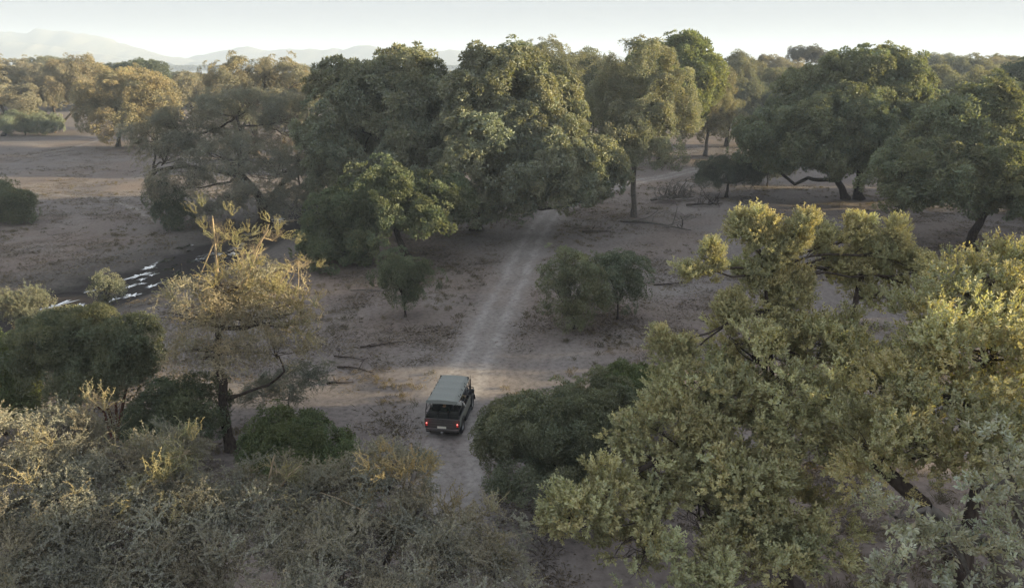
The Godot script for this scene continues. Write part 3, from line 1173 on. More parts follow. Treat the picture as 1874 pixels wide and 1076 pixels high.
	for s in [-1.0, 1.0]:
		part_box(t, "wing", Vector3(s * 0.74, 0.90, -1.45), Vector3(0.34, 0.22, 0.92), black, 0.05)
		part_box(t, "headlamp", Vector3(s * 0.72, 0.80, -1.93), Vector3(0.17, 0.17, 0.04), steel, 0.03)
		var mirror := part_box(t, "wing_mirror", Vector3(s * 1.02, 1.33, -0.86), Vector3(0.15, 0.21, 0.05), black, 0.02)
		part_box(mirror, "mirror_arm", Vector3(-s * 0.09, -0.06, 0), Vector3(0.10, 0.02, 0.02), black, 0.005)
	part_box(t, "grille", Vector3(0, 0.8, -1.93), Vector3(1.1, 0.34, 0.05), black, 0.015)
	bar(t, "windscreen_frame", [Vector3(-0.78, 1.17, -0.98), Vector3(-0.76, 1.55, -0.86), Vector3(0.76, 1.55, -0.86), Vector3(0.78, 1.17, -0.98), Vector3(-0.78, 1.17, -0.98)], 0.024, black)
	bar(t, "bull_bar", [Vector3(-0.80, 0.45, -2.06), Vector3(-0.80, 0.98, -2.1), Vector3(-0.3, 1.08, -2.12), Vector3(0.3, 1.08, -2.12), Vector3(0.80, 0.98, -2.1), Vector3(0.80, 0.45, -2.06)], 0.03, black)
	part_box(t, "front_bumper", Vector3(0, 0.5, -2.03), Vector3(1.74, 0.16, 0.12), black, 0.03)
	bar(t, "snorkel", [Vector3(0.86, 0.98, -1.15), Vector3(0.86, 1.45, -1.0), Vector3(0.86, 1.86, -0.95), Vector3(0.86, 1.98, -1.02)], 0.04, black)
	var wheel := TorusMesh.new()
	wheel.inner_radius = 0.165
	wheel.outer_radius = 0.195
	var sw := obj("steering_wheel", wheel, black, t)
	sw.position = Vector3(0.42, 1.16, -0.70)
	sw.rotation.x = 1.05
	# canvas roof over five hoops: it sags between them
	var roof := Geo.new()
	var nz := 25
	var nx := 13
	for j in nz:
		var f := j / (nz - 1.0)
		var z := lerpf(2.14, -0.95, f)
		var sag := absf(sin(f * PI * 4.0)) * 0.075
		for k in nx:
			var u := lerpf(-1.0, 1.0, k / (nx - 1.0))
			var y := 2.13 + 0.055 * (1.0 - u * u) - sag * (1.0 - pow(absf(u), 3.0))
			var x := u * 0.80
			if absf(u) > 0.99:
				y -= 0.16
				x = u * 0.815
			roof.v.append(Vector3(x, y, z))
			roof.c.append(Color.WHITE)
			roof.uv.append(Vector2(u, f))
	for j in nz - 1:
		for k in nx - 1:
			var a := j * nx + k
			roof.i.append(a); roof.i.append(a + nx); roof.i.append(a + 1)
			roof.i.append(a + 1); roof.i.append(a + nx); roof.i.append(a + nx + 1)
	var top := obj("canvas_roof", smooth(roof), canvas, t)
	for z in [2.14, -0.95]:
		var g := Geo.new()
		for k in 12:
			var u0 := lerpf(-0.80, 0.80, k / 12.0)
			var u1 := lerpf(-0.80, 0.80, (k + 1) / 12.0)
			var y0 := 2.13 + 0.055 * (1.0 - u0 * u0 / 0.64)
			var y1 := 2.13 + 0.055 * (1.0 - u1 * u1 / 0.64)
			var push := 0.035 * signf(z)
			g.quad(Vector3(u0, y0, z), Vector3(u1, y1, z), Vector3(u1, 1.99, z + push), Vector3(u0, 1.99, z + push))
		obj("valance", g.mesh(), canvas, top)
	for k in 5:
		var z := lerpf(2.12, -0.93, k / 4.0)
		bar(t, "roof_hoop", [Vector3(-0.76, 2.03, z), Vector3(-0.74, 2.10, z), Vector3(0, 2.155, z), Vector3(0.74, 2.10, z), Vector3(0.76, 2.03, z)], 0.018, black)
	bar(t, "rear_cross_bar", [Vector3(-0.86, 1.42, 2.04), Vector3(0.86, 1.42, 2.04)], 0.02, black)
	bar(t, "aerial", [Vector3(0.80, 1.0, -1.3), Vector3(0.81, 2.1, -1.28)], 0.008, black)
	# bedroll stowed at the side, then the people
	var place := Transform3D(Basis(Vector3.UP, turn), at)
	person("person in white shirt sitting at the open right side of the vehicle", place * Vector3(0.56, 0.905, 0.62), turn, Color(0.78, 0.77, 0.74), Color(0.16, 0.14, 0.10), Color(0.05, 0.035, 0.025), false, 0.5)
	person("person in pale sun hat and dark shirt sitting under the canvas", place * Vector3(0.0, 0.985, 1.52), turn, Color(0.035, 0.04, 0.035), Color(0.05, 0.05, 0.05), Color(0.2, 0.13, 0.07), true)
	person("person in khaki shirt at the steering wheel of the vehicle", place * Vector3(0.42, 0.805, -0.34), turn, Color(0.20, 0.17, 0.10), Color(0.10, 0.09, 0.06), Color(0.02, 0.016, 0.013), false, 0.9)


func _ready() -> void:
	set_camera_and_light()
	swell = noise(FastNoiseLite.TYPE_SIMPLEX_SMOOTH, 0.05, 2, 3)
	patch = noise(FastNoiseLite.TYPE_SIMPLEX_SMOOTH, 0.028, 4, 11)
	lump = noise(FastNoiseLite.TYPE_SIMPLEX_SMOOTH, 0.42, 2, 29)
	speck = noise(FastNoiseLite.TYPE_SIMPLEX_SMOOTH, 0.22, 3, 17)
	river = PackedVector2Array([Vector2(-43.51, -49.57), Vector2(-40.41, -51.94), Vector2(-37.87, -56.63), Vector2(-34.95, -61.79), Vector2(-32.39, -68.71), Vector2(-30.26, -75.94), Vector2(-28.94, -82.65), Vector2(-26.48, -92.31), Vector2(-24.21, -108.05), Vector2(-22.12, -124.57)])
	track = PackedVector2Array([Vector2(-2.79, -22.64), Vector2(-2.78, -26), Vector2(-2.77, -30.27), Vector2(-3.28, -34.01), Vector2(-3.15, -38.61), Vector2(-2.27, -45.36), Vector2(-0.96, -55.21), Vector2(0.4, -63.89), Vector2(2.07, -76.7), Vector2(4.52, -89.87), Vector2(7.74, -99.19), Vector2(13.29, -108.05), Vector2(21.63, -118.56), Vector2(34.97, -132.6), Vector2(52.72, -146.68)])
	make_materials()
	make_clumps()
	make_ground()
	make_way("dirt_track", track, 2.9, [[-0.85, 0.58, 1.0], [0.9, 0.58, 1.0], [0.0, 2.2, 0.5]], Color(0.36, 0.342, 0.335), 0.85)
	make_way("footpath", PackedVector2Array([Vector2(-80.58, -107.1), Vector2(-70.88, -107.1), Vector2(-63.63, -104.33), Vector2(-55.83, -100.01), Vector2(-48.79, -93.39), Vector2(-41.43, -85.04)]), 1.3, [[0.0, 0.5, 1.0]], Color(0.36, 0.335, 0.315), 0.8)
	make_way("footpath", PackedVector2Array([Vector2(-102.27, -146.68), Vector2(-97.98, -155.82), Vector2(-100.74, -175.36), Vector2(-110.59, -206.76)]), 1.3, [[0.0, 0.5, 1.0]], Color(0.36, 0.335, 0.315), 0.6)
	var shine := plain(Color(0.86, 0.87, 0.88), 0.06, 1.0)
	make_puddle(0, Vector2(-28.9, -90.08), 1.71, 2.04, -1.24, shine)
	make_puddle(1, Vector2(-28.64, -86.33), 0.65, 1.01, -1.24, shine)
	make_puddle(2, Vector2(-28.87, -83.59), 1.71, 0.74, -1.24, shine)
	make_puddle(3, Vector2(-30.13, -82.47), 1.06, 0.88, -1.24, shine)
	make_puddle(4, Vector2(-31.59, -94.3), 0.72, 1.18, -1.24, shine)
	make_puddle(5, Vector2(-35.23, -66.03), 1.51, 0.43, -1.24, shine)
	make_puddle(6, Vector2(-35.46, -68.99), 0.57, 0.64, -1.24, shine)
	make_puddle(7, Vector2(-35.25, -71.29), 1.37, 0.59, -1.24, shine)
	make_puddle(8, Vector2(-33.07, -60.38), 0.85, 0.39, -1.24, shine)
	make_puddle(9, Vector2(-31.69, -65.14), 1.24, 0.52, -1.24, shine)
	make_puddle(10, Vector2(-36.18, -57.46), 0.91, 0.35, -1.24, shine)
	make_puddle(11, Vector2(-35.06, -75.22), 1.09, 0.56, -1.24, shine)
	make_puddle(12, Vector2(-33.43, -68.69), 0.78, 0.4, -1.24, shine)
	make_puddle(13, Vector2(-31.68, -72.01), 0.91, 0.48, -1.24, shine)
	make_puddle(14, Vector2(-30.35, -73.4), 1.22, 0.35, -1.24, shine)
	make_puddle(15, Vector2(-28.9, -73.42), 0.73, 0.79, -1.24, shine)
	make_puddle(16, Vector2(-30.98, -81.55), 0.87, 0.67, -1.24, shine)
	make_puddle(17, Vector2(-29.1, -83.86), 0.8, 1, -1.24, shine)
	make_puddle(18, Vector2(-28.07, -90.74), 0.89, 1.03, -1.24, shine)
	make_puddle(19, Vector2(-27.47, -69.7), 0.44, 0.44, -1.24, shine)
	make_puddle(20, Vector2(-34.63, -58.24), 0.39, 0.35, -1.24, shine)
	make_puddle(21, Vector2(-32.82, -63.04), 0.56, 0.35, -1.24, shine)
	make_puddle(22, Vector2(-37.98, -57.13), 1.62, 0.42, -1.24, shine)
	make_puddle(23, Vector2(-37.37, -61.31), 0.58, 0.38, -1.24, shine)
	make_puddle(24, Vector2(-34.15, -59.39), 0.56, 0.35, -1.24, shine)
	make_puddle(25, Vector2(-34.66, -62.71), 1.03, 0.37, -1.24, shine)
	make_puddle(26, Vector2(-31.99, -64.28), 1, 0.44, -1.24, shine)
	make_puddle(27, Vector2(-32.14, -67.05), 0.68, 0.64, -1.24, shine)
	make_puddle(28, Vector2(-32.28, -71.47), 1, 0.61, -1.24, shine)
	make_puddle(29, Vector2(-27.73, -68.47), 0.39, 0.5, -1.24, shine)
	make_puddle(30, Vector2(-31.44, -73.42), 1.32, 0.66, -1.24, shine)
	make_puddle(31, Vector2(-29.05, -76.94), 2.25, 0.8, -1.24, shine)
	make_puddle(32, Vector2(-29.52, -82.24), 1.42, 0.91, -1.24, shine)
	make_puddle(33, Vector2(-29.69, -90.73), 1.2, 2.27, -1.24, shine)
	make_puddle(34, Vector2(-29.17, -79.81), 1.06, 0.71, -1.24, shine)
	make_puddle(35, Vector2(-27.09, -118.63), 1.68, 2.05, -1.24, shine)
	make_puddle(36, Vector2(-25.12, -119.67), 1.03, 1.43, -1.24, shine)
	make_puddle(37, Vector2(-33.92, -63.69), 0.35, 0.35, -1.24, shine)
	make_puddle(38, Vector2(-34.23, -66.35), 0.67, 0.35, -1.24, shine)
	make_puddle(39, Vector2(-29.61, -89.19), 0.5, 0.95, -1.24, shine)
	make_puddle(40, Vector2(-28.77, -87.86), 0.44, 0.64, -1.24, shine)
	make_puddle(41, Vector2(-31.48, -84.39), 0.48, 0.59, -1.24, shine)
	make_puddle(42, Vector2(-30.73, -81.56), 0.38, 0.49, -1.24, shine)
	make_puddle(43, Vector2(-30.54, -92.22), 0.34, 0.54, -1.24, shine)
	make_puddle(44, Vector2(-34.44, -64.9), 0.44, 0.35, -1.24, shine)
	make_puddle(45, Vector2(-35.67, -68.18), 0.39, 0.35, -1.24, shine)
	make_puddle(46, Vector2(-33.63, -70.01), 0.35, 0.35, -1.24, shine)
	make_puddle(47, Vector2(-33.43, -60.56), 0.31, 0.35, -1.24, shine)
	make_puddle(48, Vector2(-30.58, -65.76), 0.4, 0.35, -1.24, shine)
	make_puddle(49, Vector2(-34.59, -56.42), 0.39, 0.35, -1.24, shine)
	make_puddle(50, Vector2(-34.39, -74.56), 0.5, 0.35, -1.24, shine)
	make_puddle(51, Vector2(-33.94, -68.37), 0.35, 0.35, -1.24, shine)
	make_puddle(52, Vector2(-30.68, -72.49), 0.41, 0.35, -1.24, shine)
	make_puddle(53, Vector2(-29.39, -72.08), 0.32, 0.35, -1.24, shine)
	make_puddle(54, Vector2(-29.23, -75.91), 0.51, 0.43, -1.24, shine)
	make_puddle(55, Vector2(-29.93, -81.96), 0.6, 0.56, -1.24, shine)
	make_puddle(56, Vector2(-28.85, -86.18), 0.43, 0.55, -1.24, shine)
	var rock := StandardMaterial3D.new()
	rock.vertex_color_use_as_albedo = true
	rock.roughness = 1.0
	make_hill([Vector3(-2900.27, 60.03, -3400), Vector3(-2542.88, 135.36, -3400), Vector3(-2253.7, 137.63, -3400), Vector3(-2035.48, 146.68, -3400), Vector3(-1890.88, 148.94, -3400), Vector3(-1798.64, 126.29, -3400), Vector3(-1685.51, 80.68, -3400), Vector3(-1545.09, 48.52, -3400), Vector3(-1403.21, 20.79, -3400)], 260.0, 41, rock)
	make_hill([Vector3(-2641.5, 66.82, -3100), Vector3(-2282.49, 91.86, -3100), Vector3(-2061.5, 96.02, -3100), Vector3(-1928.66, 100.18, -3100), Vector3(-1823.42, 75.18, -3100), Vector3(-1673.06, 52.16, -3100), Vector3(-1499.83, 29.02, -3100), Vector3(-1412.44, 20.58, -3100)], 160.0, 42, rock)
	make_hill([Vector3(-1557.25, 30.91, -3650), Vector3(-1395.89, 70.49, -3650), Vector3(-1264.27, 85.26, -3650), Vector3(-1083.49, 75.41, -3650), Vector3(-823.3, 80.34, -3650), Vector3(-563.1, 90.17, -3650), Vector3(-200.16, 70.49, -3650), Vector3(164.05, 50.73, -3650), Vector3(685.58, 38.35, -3650), Vector3(1468.56, 30.91, -3650)], 260.0, 43, rock)
	make_flat("river", [Vector3(-1300, 0, -900), Vector3(60, 0, -980), Vector3(300, 0, -1400), Vector3(150, 0, -1950), Vector3(-1800, 0, -1950)], 0.9, plain(Color(0.06, 0.065, 0.06), 0.08))
	make_far_wood()
	var o: Node3D
	tree("acacia_tree", "golden brown acacia with two dark trunks on the bare river flat", "tree", "trees of the woodland behind", "far_gold", 201, Vector3(-124.68, 0, -201.85), [[0.45, Vector3(0, 0, 0), Vector3(0.63, 4.05, 0), Vector3(1.02, 7.63, 0), Vector3(3.16, 11.17, 0)], [0.3, Vector3(2.55, 2.47, 0), Vector3(5.39, 5.06, 0), Vector3(7.92, 7.63, 0), Vector3(9.61, 10.46, 0)]], [[Vector3(5.75, 13.27, -0), Vector3(8.57, 4.98, 8.15)], [Vector3(1.37, 11.28, 3), Vector3(5.47, 3.62, 5.19)], [Vector3(10.07, 10.06, -3), Vector3(4.23, 3.47, 4.02)], [Vector3(8.22, 17.15, -2), Vector3(4.44, 2.63, 4.22)]], {})
	tree("acacia_tree", "golden acacia cut by the frame edge above a grey green bush", "tree", "trees of the woodland behind", "far_gold", 202, Vector3(-133.52, 0, -194.15), [[0.45, Vector3(0, 0, 0), Vector3(2.11, 3.21, 0), Vector3(1.28, 7.36, 0), Vector3(0.61, 10.77, 0)]], [[Vector3(-1.08, 10.77, -0), Vector3(8.02, 4.3, 7.62)], [Vector3(7.74, 9.77, 2), Vector3(5.96, 3.26, 5.66)], [Vector3(-0.25, 14.05, -4), Vector3(5.42, 3.21, 5.15)]], {})
	tree("bush", "pale grey green bush below the golden acacia at the frame edge", "bush", "bushes on the flats", "far", 203, Vector3(-128.6, 0, -195.65), [[0.12, Vector3(0, 0, 0), Vector3(0.19, 0.94, 0.1), Vector3(0.55, 2.01, 0)]], [[Vector3(1.43, 3.52, -0), Vector3(5.99, 2.55, 5.69)], [Vector3(-3.04, 2.68, -0), Vector3(4.09, 2.05, 3.89)], [Vector3(6.29, 2.68, -0), Vector3(3.55, 2.06, 3.37)]], {"tint": Color(0.232, 0.267, 0.213), "size": 0.8, "gap": 0.8})
	tree("weeping_tree", "round weeping acacia with golden side standing before a dark crown", "tree", "trees of the woodland behind", "far_gold", 204, Vector3(-89.99, 0, -168.34), [[0.5, Vector3(0, 0, 0), Vector3(0.55, 2.25, 0.1), Vector3(1.6, 4.83, 0)]], [[Vector3(3.77, 11.78, -0), Vector3(8.11, 5.26, 7.7)], [Vector3(-0.53, 9.63, 4), Vector3(4.54, 4.84, 4.32)], [Vector3(9.83, 10.16, 3), Vector3(5.71, 4.87, 5.42)], [Vector3(4.9, 6.79, 5), Vector3(6.24, 3.86, 5.93)], [Vector3(11.17, 12.37, -0), Vector3(3.47, 2.85, 3.3)]], {"hang": 0.9, "gap": 0.95, "tint": Color(0.302, 0.267, 0.176)})
	tree("dark_tree", "dark green crown rising behind the round golden acacia", "tree", "trees of the woodland behind", "far", 205, Vector3(-126.87, 0, -262), [[0.4, Vector3(0, 0, 0), Vector3(-0.18, 4.87, 0.1), Vector3(-0.53, 10.44, 0)]], [[Vector3(-1.38, 15.72, 0), Vector3(6.07, 3.05, 5.77)], [Vector3(3.99, 13.92, 0), Vector3(4.66, 3.73, 4.42)], [Vector3(-7.14, 15, 0), Vector3(5.01, 2.37, 4.76)]], {"tint": Color(0.104, 0.128, 0.079)})
	tree("woodland_tree", "golden brown crown on the skyline below the blue hills", "tree", "trees of the woodland behind", "far_gold", 206, Vector3(-195.3, 0, -300), [[0.4, Vector3(0, 0, 0), Vector3(-0.02, 4.5, 0.1), Vector3(-0.05, 9.64, 0)]], [[Vector3(0, 15.33, 0), Vector3(10.23, 3.87, 9.72)], [Vector3(-3.14, 13.34, 4), Vector3(6.07, 2.68, 5.76)], [Vector3(3.53, 12.8, -3), Vector3(6.21, 2.75, 5.9)]], {})
	tree("woodland_tree", "olive crown on the skyline between two golden ones", "tree", "trees of the woodland behind", "far", 207, Vector3(-188.22, 0, -310), [[0.4, Vector3(0, 0, 0), Vector3(-0.01, 5.02, 0.1), Vector3(-0.04, 10.75, 0)]], [[Vector3(0, 16.5, 0), Vector3(7.6, 3.4, 7.22)], [Vector3(-1.87, 14.74, 4), Vector3(4.51, 2.35, 4.28)], [Vector3(2.21, 14.29, -3), Vector3(4.61, 2.41, 4.38)]], {})
	tree("woodland_tree", "grey olive crown behind the round golden acacia", "tree", "trees of the woodland behind", "far", 208, Vector3(-150.46, 0, -280), [[0.4, Vector3(0, 0, 0), Vector3(-0.01, 3.87, 0.1), Vector3(-0.04, 8.29, 0)]], [[Vector3(0, 13.61, 0), Vector3(8.04, 3.99, 7.63)], [Vector3(-2.39, 11.58, 4), Vector3(4.76, 2.76, 4.53)], [Vector3(2.66, 10.98, -3), Vector3(4.89, 2.83, 4.64)]], {})
	tree("woodland_tree", "sandy crown catching light beside the dark crown", "tree", "trees of the woodland behind", "far_gold", 209, Vector3(-92.1, 0, -215), [[0.4, Vector3(0, 0, 0), Vector3(-0.01, 2.8, 0.1), Vector3(-0.04, 5.99, 0)]], [[Vector3(0, 10.7, 0), Vector3(5.91, 4.2, 5.62)], [Vector3(-1.65, 8.63, 4), Vector3(3.49, 2.89, 3.32)], [Vector3(1.83, 7.84, -3), Vector3(3.61, 2.99, 3.43)]], {})
	tree("woodland_tree", "low grey crown below the far river strip", "tree", "trees of the woodland behind", "far", 210, Vector3(-144.41, 0, -330), [[0.4, Vector3(0, 0, 0), Vector3(-0, 2.99, 0.1), Vector3(-0, 6.41, 0)]], [[Vector3(0, 10.48, 0), Vector3(9.04, 2.99, 8.59)], [Vector3(-3.18, 8.99, 4), Vector3(5.37, 2.07, 5.1)], [Vector3(3.71, 8.46, -3), Vector3(5.48, 2.12, 5.21)]], {})
	tree("acacia_tree", "pale golden topped acacia on the skyline left of the great mahogany", "tree", "trees of the woodland behind", "far_gold", 211, Vector3(-52.06, 0, -150), [[0.5, Vector3(0, 0, 0), Vector3(0.22, 4.38, 0.1), Vector3(0.64, 9.38, 0)]], [[Vector3(-1.59, 15.63, 0), Vector3(5.33, 2.91, 5.07)], [Vector3(2.9, 16.1, -3), Vector3(5.43, 2.57, 5.16)], [Vector3(8.59, 15.07, -2), Vector3(4.16, 2.56, 3.95)], [Vector3(-2.99, 12.62, 3), Vector3(4.45, 3.26, 4.23)]], {"gap": 0.9, "size": 0.95, "fill": 0.7})
	tree("acacia_tree", "brown leaved acacia with forked dark trunk behind the grey acacia", "tree", "trees of the woodland behind", "golden", 212, Vector3(-53.64, 0, -144.98), [[0.45, Vector3(-0.25, 0, 0), Vector3(-0.1, 2.87, 0), Vector3(0.62, 5.5, 0), Vector3(2.51, 8.1, 0)], [0.3, Vector3(-0.14, 2.55, 0), Vector3(-2.11, 4.97, 0), Vector3(-2.92, 7.06, 0)]], [[Vector3(7.39, 9.13, -0), Vector3(6.03, 3.8, 5.73)], [Vector3(11.87, 5.68, 2), Vector3(4.5, 4.26, 4.27)], [Vector3(1.7, 8.75, 2), Vector3(4.47, 3.29, 4.24)], [Vector3(6.08, 4.32, 4), Vector3(4.94, 3.74, 4.7)], [Vector3(-2.4, 4.26, -2), Vector3(4.12, 3.31, 3.91)]], {"tint": Color(0.243, 0.210, 0.171), "fill": 0.6})
	tree("woodland_tree", "grey green crown between the golden acacia and the great mahogany", "tree", "trees of the woodland behind", "far", 213, Vector3(-52.23, 0, -190), [[0.4, Vector3(0, 0, 0), Vector3(0.07, 3.45, 0.1), Vector3(0.19, 7.4, 0)]], [[Vector3(0.98, 10.27, 0), Vector3(5.89, 4.34, 5.6)], [Vector3(-5.87, 9.78, -2), Vector3(5.29, 3.51, 5.03)], [Vector3(4.49, 12.06, -6), Vector3(4.04, 2.55, 3.84)]], {})
	tree("grey_acacia", "wide sparse grey acacia with crooked bare limbs beside the river bed", "tree", "", "acacia", 214, Vector3(-30.84, 0, -88.86), [[0.75, Vector3(-0.01, 0, 0), Vector3(0.05, 1.78, 0), Vector3(-0.43, 3.6, 0), Vector3(-2.17, 5.94, 0)], [0.34, Vector3(-0.07, 1.91, 0), Vector3(2.35, 4.61, 0), Vector3(4.53, 6.6, 0), Vector3(5.04, 8.56, 0)], [0.3, Vector3(-2.17, 5.94, 0), Vector3(-5.41, 6.6, 0), Vector3(-9.32, 7.12, 0), Vector3(-12.37, 6.6, 0), Vector3(-13.55, 5.41, 0)], [0.26, Vector3(-2.17, 5.94, 0), Vector3(-2.14, 8.56, 0), Vector3(-1.62, 10.81, 0), Vector3(-2.02, 13.03, 0)]], [[Vector3(-8.06, 11.45, -0), Vector3(4.95, 3.51, 4.7)], [Vector3(-3.05, 13.5, -3), Vector3(5.4, 3, 5.13)], [Vector3(-9.68, 8.89, 3), Vector3(3.63, 2.56, 3.44)], [Vector3(2.6, 12.79, -4), Vector3(3.86, 2.74, 3.67)], [Vector3(-2.68, 8.89, 3), Vector3(4.83, 2.83, 4.59)], [Vector3(3.18, 7.13, 4), Vector3(4.21, 2.82, 4)], [Vector3(-7.3, 6.01, 5), Vector3(3.58, 2.52, 3.4)], [Vector3(-0.19, 4.6, 6), Vector3(3.56, 1.97, 3.38)], [Vector3(6.47, 7.5, 2), Vector3(2.21, 3.27, 2.1)], [Vector3(-3.16, 3.34, 6), Vector3(3.28, 1.5, 3.11)], [Vector3(-13.03, 10.64, -2), Vector3(3.17, 2.4, 3.01)], [Vector3(5.37, 3.3, 4), Vector3(2.44, 2.31, 2.32)]], {})
	tree("bush", "small dark bush under the outer limbs of the grey acacia", "bush", "bushes on the flats", "shrub", 215, Vector3(-39.39, 0, -82.65), [[0.12, Vector3(0, 0, 0), Vector3(0.01, 0.52, 0.1), Vector3(0.03, 1.11, 0)]], [[Vector3(0.1, 2.94, -0), Vector3(2.02, 2.5, 1.92)], [Vector3(1.62, 1.68, 1), Vector3(1.42, 1.34, 1.35)], [Vector3(-1.45, 4.03, -1), Vector3(1.2, 1.49, 1.14)]], {"tint": Color(0.115, 0.134, 0.100), "gap": 0.6, "size": 0.6})
	tree("bush", "round dark green bush cut by the frame edge on the river flat", "bush", "bushes on the flats", "bush", 216, Vector3(-61.19, 0, -86.59), [[0.15, Vector3(0, 0, 0), Vector3(0.03, 0.4, 0.1), Vector3(0.09, 0.85, 0)]], [[Vector3(0.6, 2.2, -0), Vector3(2.37, 2.12, 2.25)], [Vector3(-1.97, 2.28, -1), Vector3(2.27, 2.15, 2.16)], [Vector3(2.12, 1.34, 1), Vector3(1.36, 1.17, 1.29)]], {"size": 0.6, "gap": 0.5, "bough": 1.0})
	tree("mahogany_tree", "huge dark mahogany forming the near half of the great crown", "tree", "", "mahogany", 217, Vector3(-12.9, 0, -85.65), [[0.95, Vector3(-0.01, 0, 0), Vector3(-0.05, 1.85, 0), Vector3(-0.44, 4.46, 0), Vector3(-0.93, 7.66, 0)]], [[Vector3(-1.95, 12.31, -0), Vector3(6.55, 5.64, 6.22)], [Vector3(-5.48, 9.44, 2), Vector3(4.7, 4.74, 4.47)], [Vector3(0.09, 15.26, -2), Vector3(5.72, 4.28, 5.44)], [Vector3(3.85, 10.96, 2), Vector3(4.97, 4.71, 4.72)], [Vector3(-5.09, 14.88, -4), Vector3(4.63, 3.51, 4.4)], [Vector3(0.9, 7.55, 4), Vector3(6.36, 3.79, 6.05)], [Vector3(-7.74, 7.16, 1), Vector3(3, 3.42, 2.85)], [Vector3(6.32, 8.03, 3), Vector3(3.51, 3.88, 3.33)]], {})
	tree("mahogany_tree", "huge mahogany with sunlit flank whose low bough hangs over the track", "tree", "", "mahogany", 218, Vector3(-4.06, 0, -81.51), [[0.7, Vector3(-0, 0, 0), Vector3(0.27, 1.71, 0), Vector3(1.17, 4.52, 0), Vector3(2.42, 7.57, 0)], [0.3, Vector3(1.17, 3.9, 0), Vector3(4.25, 3.4, 0), Vector3(7.35, 2.53, 0), Vector3(10.13, 2.66, 0)]], [[Vector3(3.64, 15.41, -2), Vector3(6.31, 4.08, 6)], [Vector3(0.08, 13.19, -0), Vector3(4.52, 4.28, 4.3)], [Vector3(6.93, 12.02, -0), Vector3(4.54, 4.3, 4.32)], [Vector3(1.91, 9.99, 3), Vector3(5.24, 3.91, 4.98)], [Vector3(7.79, 8.43, 2), Vector3(5.34, 3.16, 5.07)], [Vector3(12.45, 7.57, -0), Vector3(3.75, 3.56, 3.57)], [Vector3(10.15, 5.63, 3), Vector3(3.93, 2.07, 3.73)], [Vector3(4.82, 6.95, 4), Vector3(4.41, 2.57, 4.19)], [Vector3(7.93, 14.49, -3), Vector3(3.5, 3.31, 3.32)], [Vector3(14.73, 6.83, -1), Vector3(1.87, 2.68, 1.78)], [Vector3(-0.52, 3.84, 3), Vector3(3.39, 1.52, 3.22)], [Vector3(3.65, 4.32, 4), Vector3(2.79, 1.31, 2.65)]], {})
	tree("sausage_tree", "bushy leafy tree in front of the great mahogany crown", "tree", "", "sausage", 219, Vector3(-11.48, 0, -68.1), [[0.4, Vector3(1.08, 0.44, 0), Vector3(0.63, 2.06, 0), Vector3(-0.05, 4.19, 0)], [0.35, Vector3(-6.37, 0, 0), Vector3(-6.27, 0.98, 0), Vector3(-6.72, 2.06, 0)]], [[Vector3(-0.69, 6.8, -0), Vector3(3.66, 2.27, 3.48)], [Vector3(3.8, 5.85, -1), Vector3(3.23, 2.33, 3.07)], [Vector3(-3.69, 4.92, 1), Vector3(3.4, 2.01, 3.23)], [Vector3(2.19, 4.82, 3), Vector3(3.78, 1.67, 3.59)], [Vector3(-5.57, 3.62, 1), Vector3(2.68, 2.2, 2.55)], [Vector3(-3.96, 2.01, 3), Vector3(3.11, 1.46, 2.95)], [Vector3(5.8, 5.4, -2), Vector3(1.61, 1.73, 1.53)], [Vector3(-7.57, 1.25, -0), Vector3(1.7, 1.51, 1.62)]], {"tint": Color(0.134, 0.158, 0.100), "size": 0.5, "gap": 0.5, "bough": 1.1})
	tree("woodland_tree", "olive crown rising just behind the great mahogany", "tree", "trees of the woodland behind", "far", 220, Vector3(5.15, 0, -150), [[0.4, Vector3(0, 0, 0), Vector3(0, 5.51, 0.1), Vector3(0.01, 11.81, 0)]], [[Vector3(0, 18.2, 0), Vector3(6.12, 3.29, 5.81)], [Vector3(-3.25, 16.15, 3), Vector3(3.61, 2.59, 3.43)], [Vector3(3.43, 15.7, -3), Vector3(3.76, 2.69, 3.58)]], {})
	tree("woodland_tree", "grey green crown low on the skyline behind the mahogany", "tree", "trees of the woodland behind", "far", 221, Vector3(15.58, 0, -170), [[0.4, Vector3(0, 0, 0), Vector3(0, 5.61, 0.1), Vector3(0.01, 12.02, 0)]], [[Vector3(0, 17.82, 0), Vector3(5.09, 2.41, 4.83)], [Vector3(-2.87, 16.32, 3), Vector3(3.01, 1.9, 2.86)], [Vector3(3.06, 15.99, -3), Vector3(3.12, 1.97, 2.96)]], {})
	tree("woodland_tree", "dark shaded tree between the mahogany and the slender tree", "tree", "trees of the woodland behind", "far", 222, Vector3(14.51, 0, -135), [[0.4, Vector3(0, 0, 0), Vector3(0.01, 2.61, 0.1), Vector3(0.03, 5.59, 0)]], [[Vector3(0, 12.15, 0), Vector3(4.19, 6.18, 3.98)], [Vector3(-2.37, 8.36, 3), Vector3(2.48, 4.89, 2.36)], [Vector3(2.76, 7.21, -3), Vector3(2.6, 5.12, 2.47)]], {"tint": Color(0.139, 0.154, 0.105)})
	tree("woodland_tree", "brownish crown half hidden behind the mahogany", "tree", "trees of the woodland behind", "far", 223, Vector3(13.01, 0, -160), [[0.4, Vector3(0, 0, 0), Vector3(0.01, 4.32, 0.1), Vector3(0.02, 9.25, 0)]], [[Vector3(0, 15.44, 0), Vector3(4.38, 4.15, 4.16)], [Vector3(-2.45, 12.89, 3), Vector3(2.59, 3.27, 2.46)], [Vector3(2.69, 12.22, -3), Vector3(2.69, 3.4, 2.56)]], {})
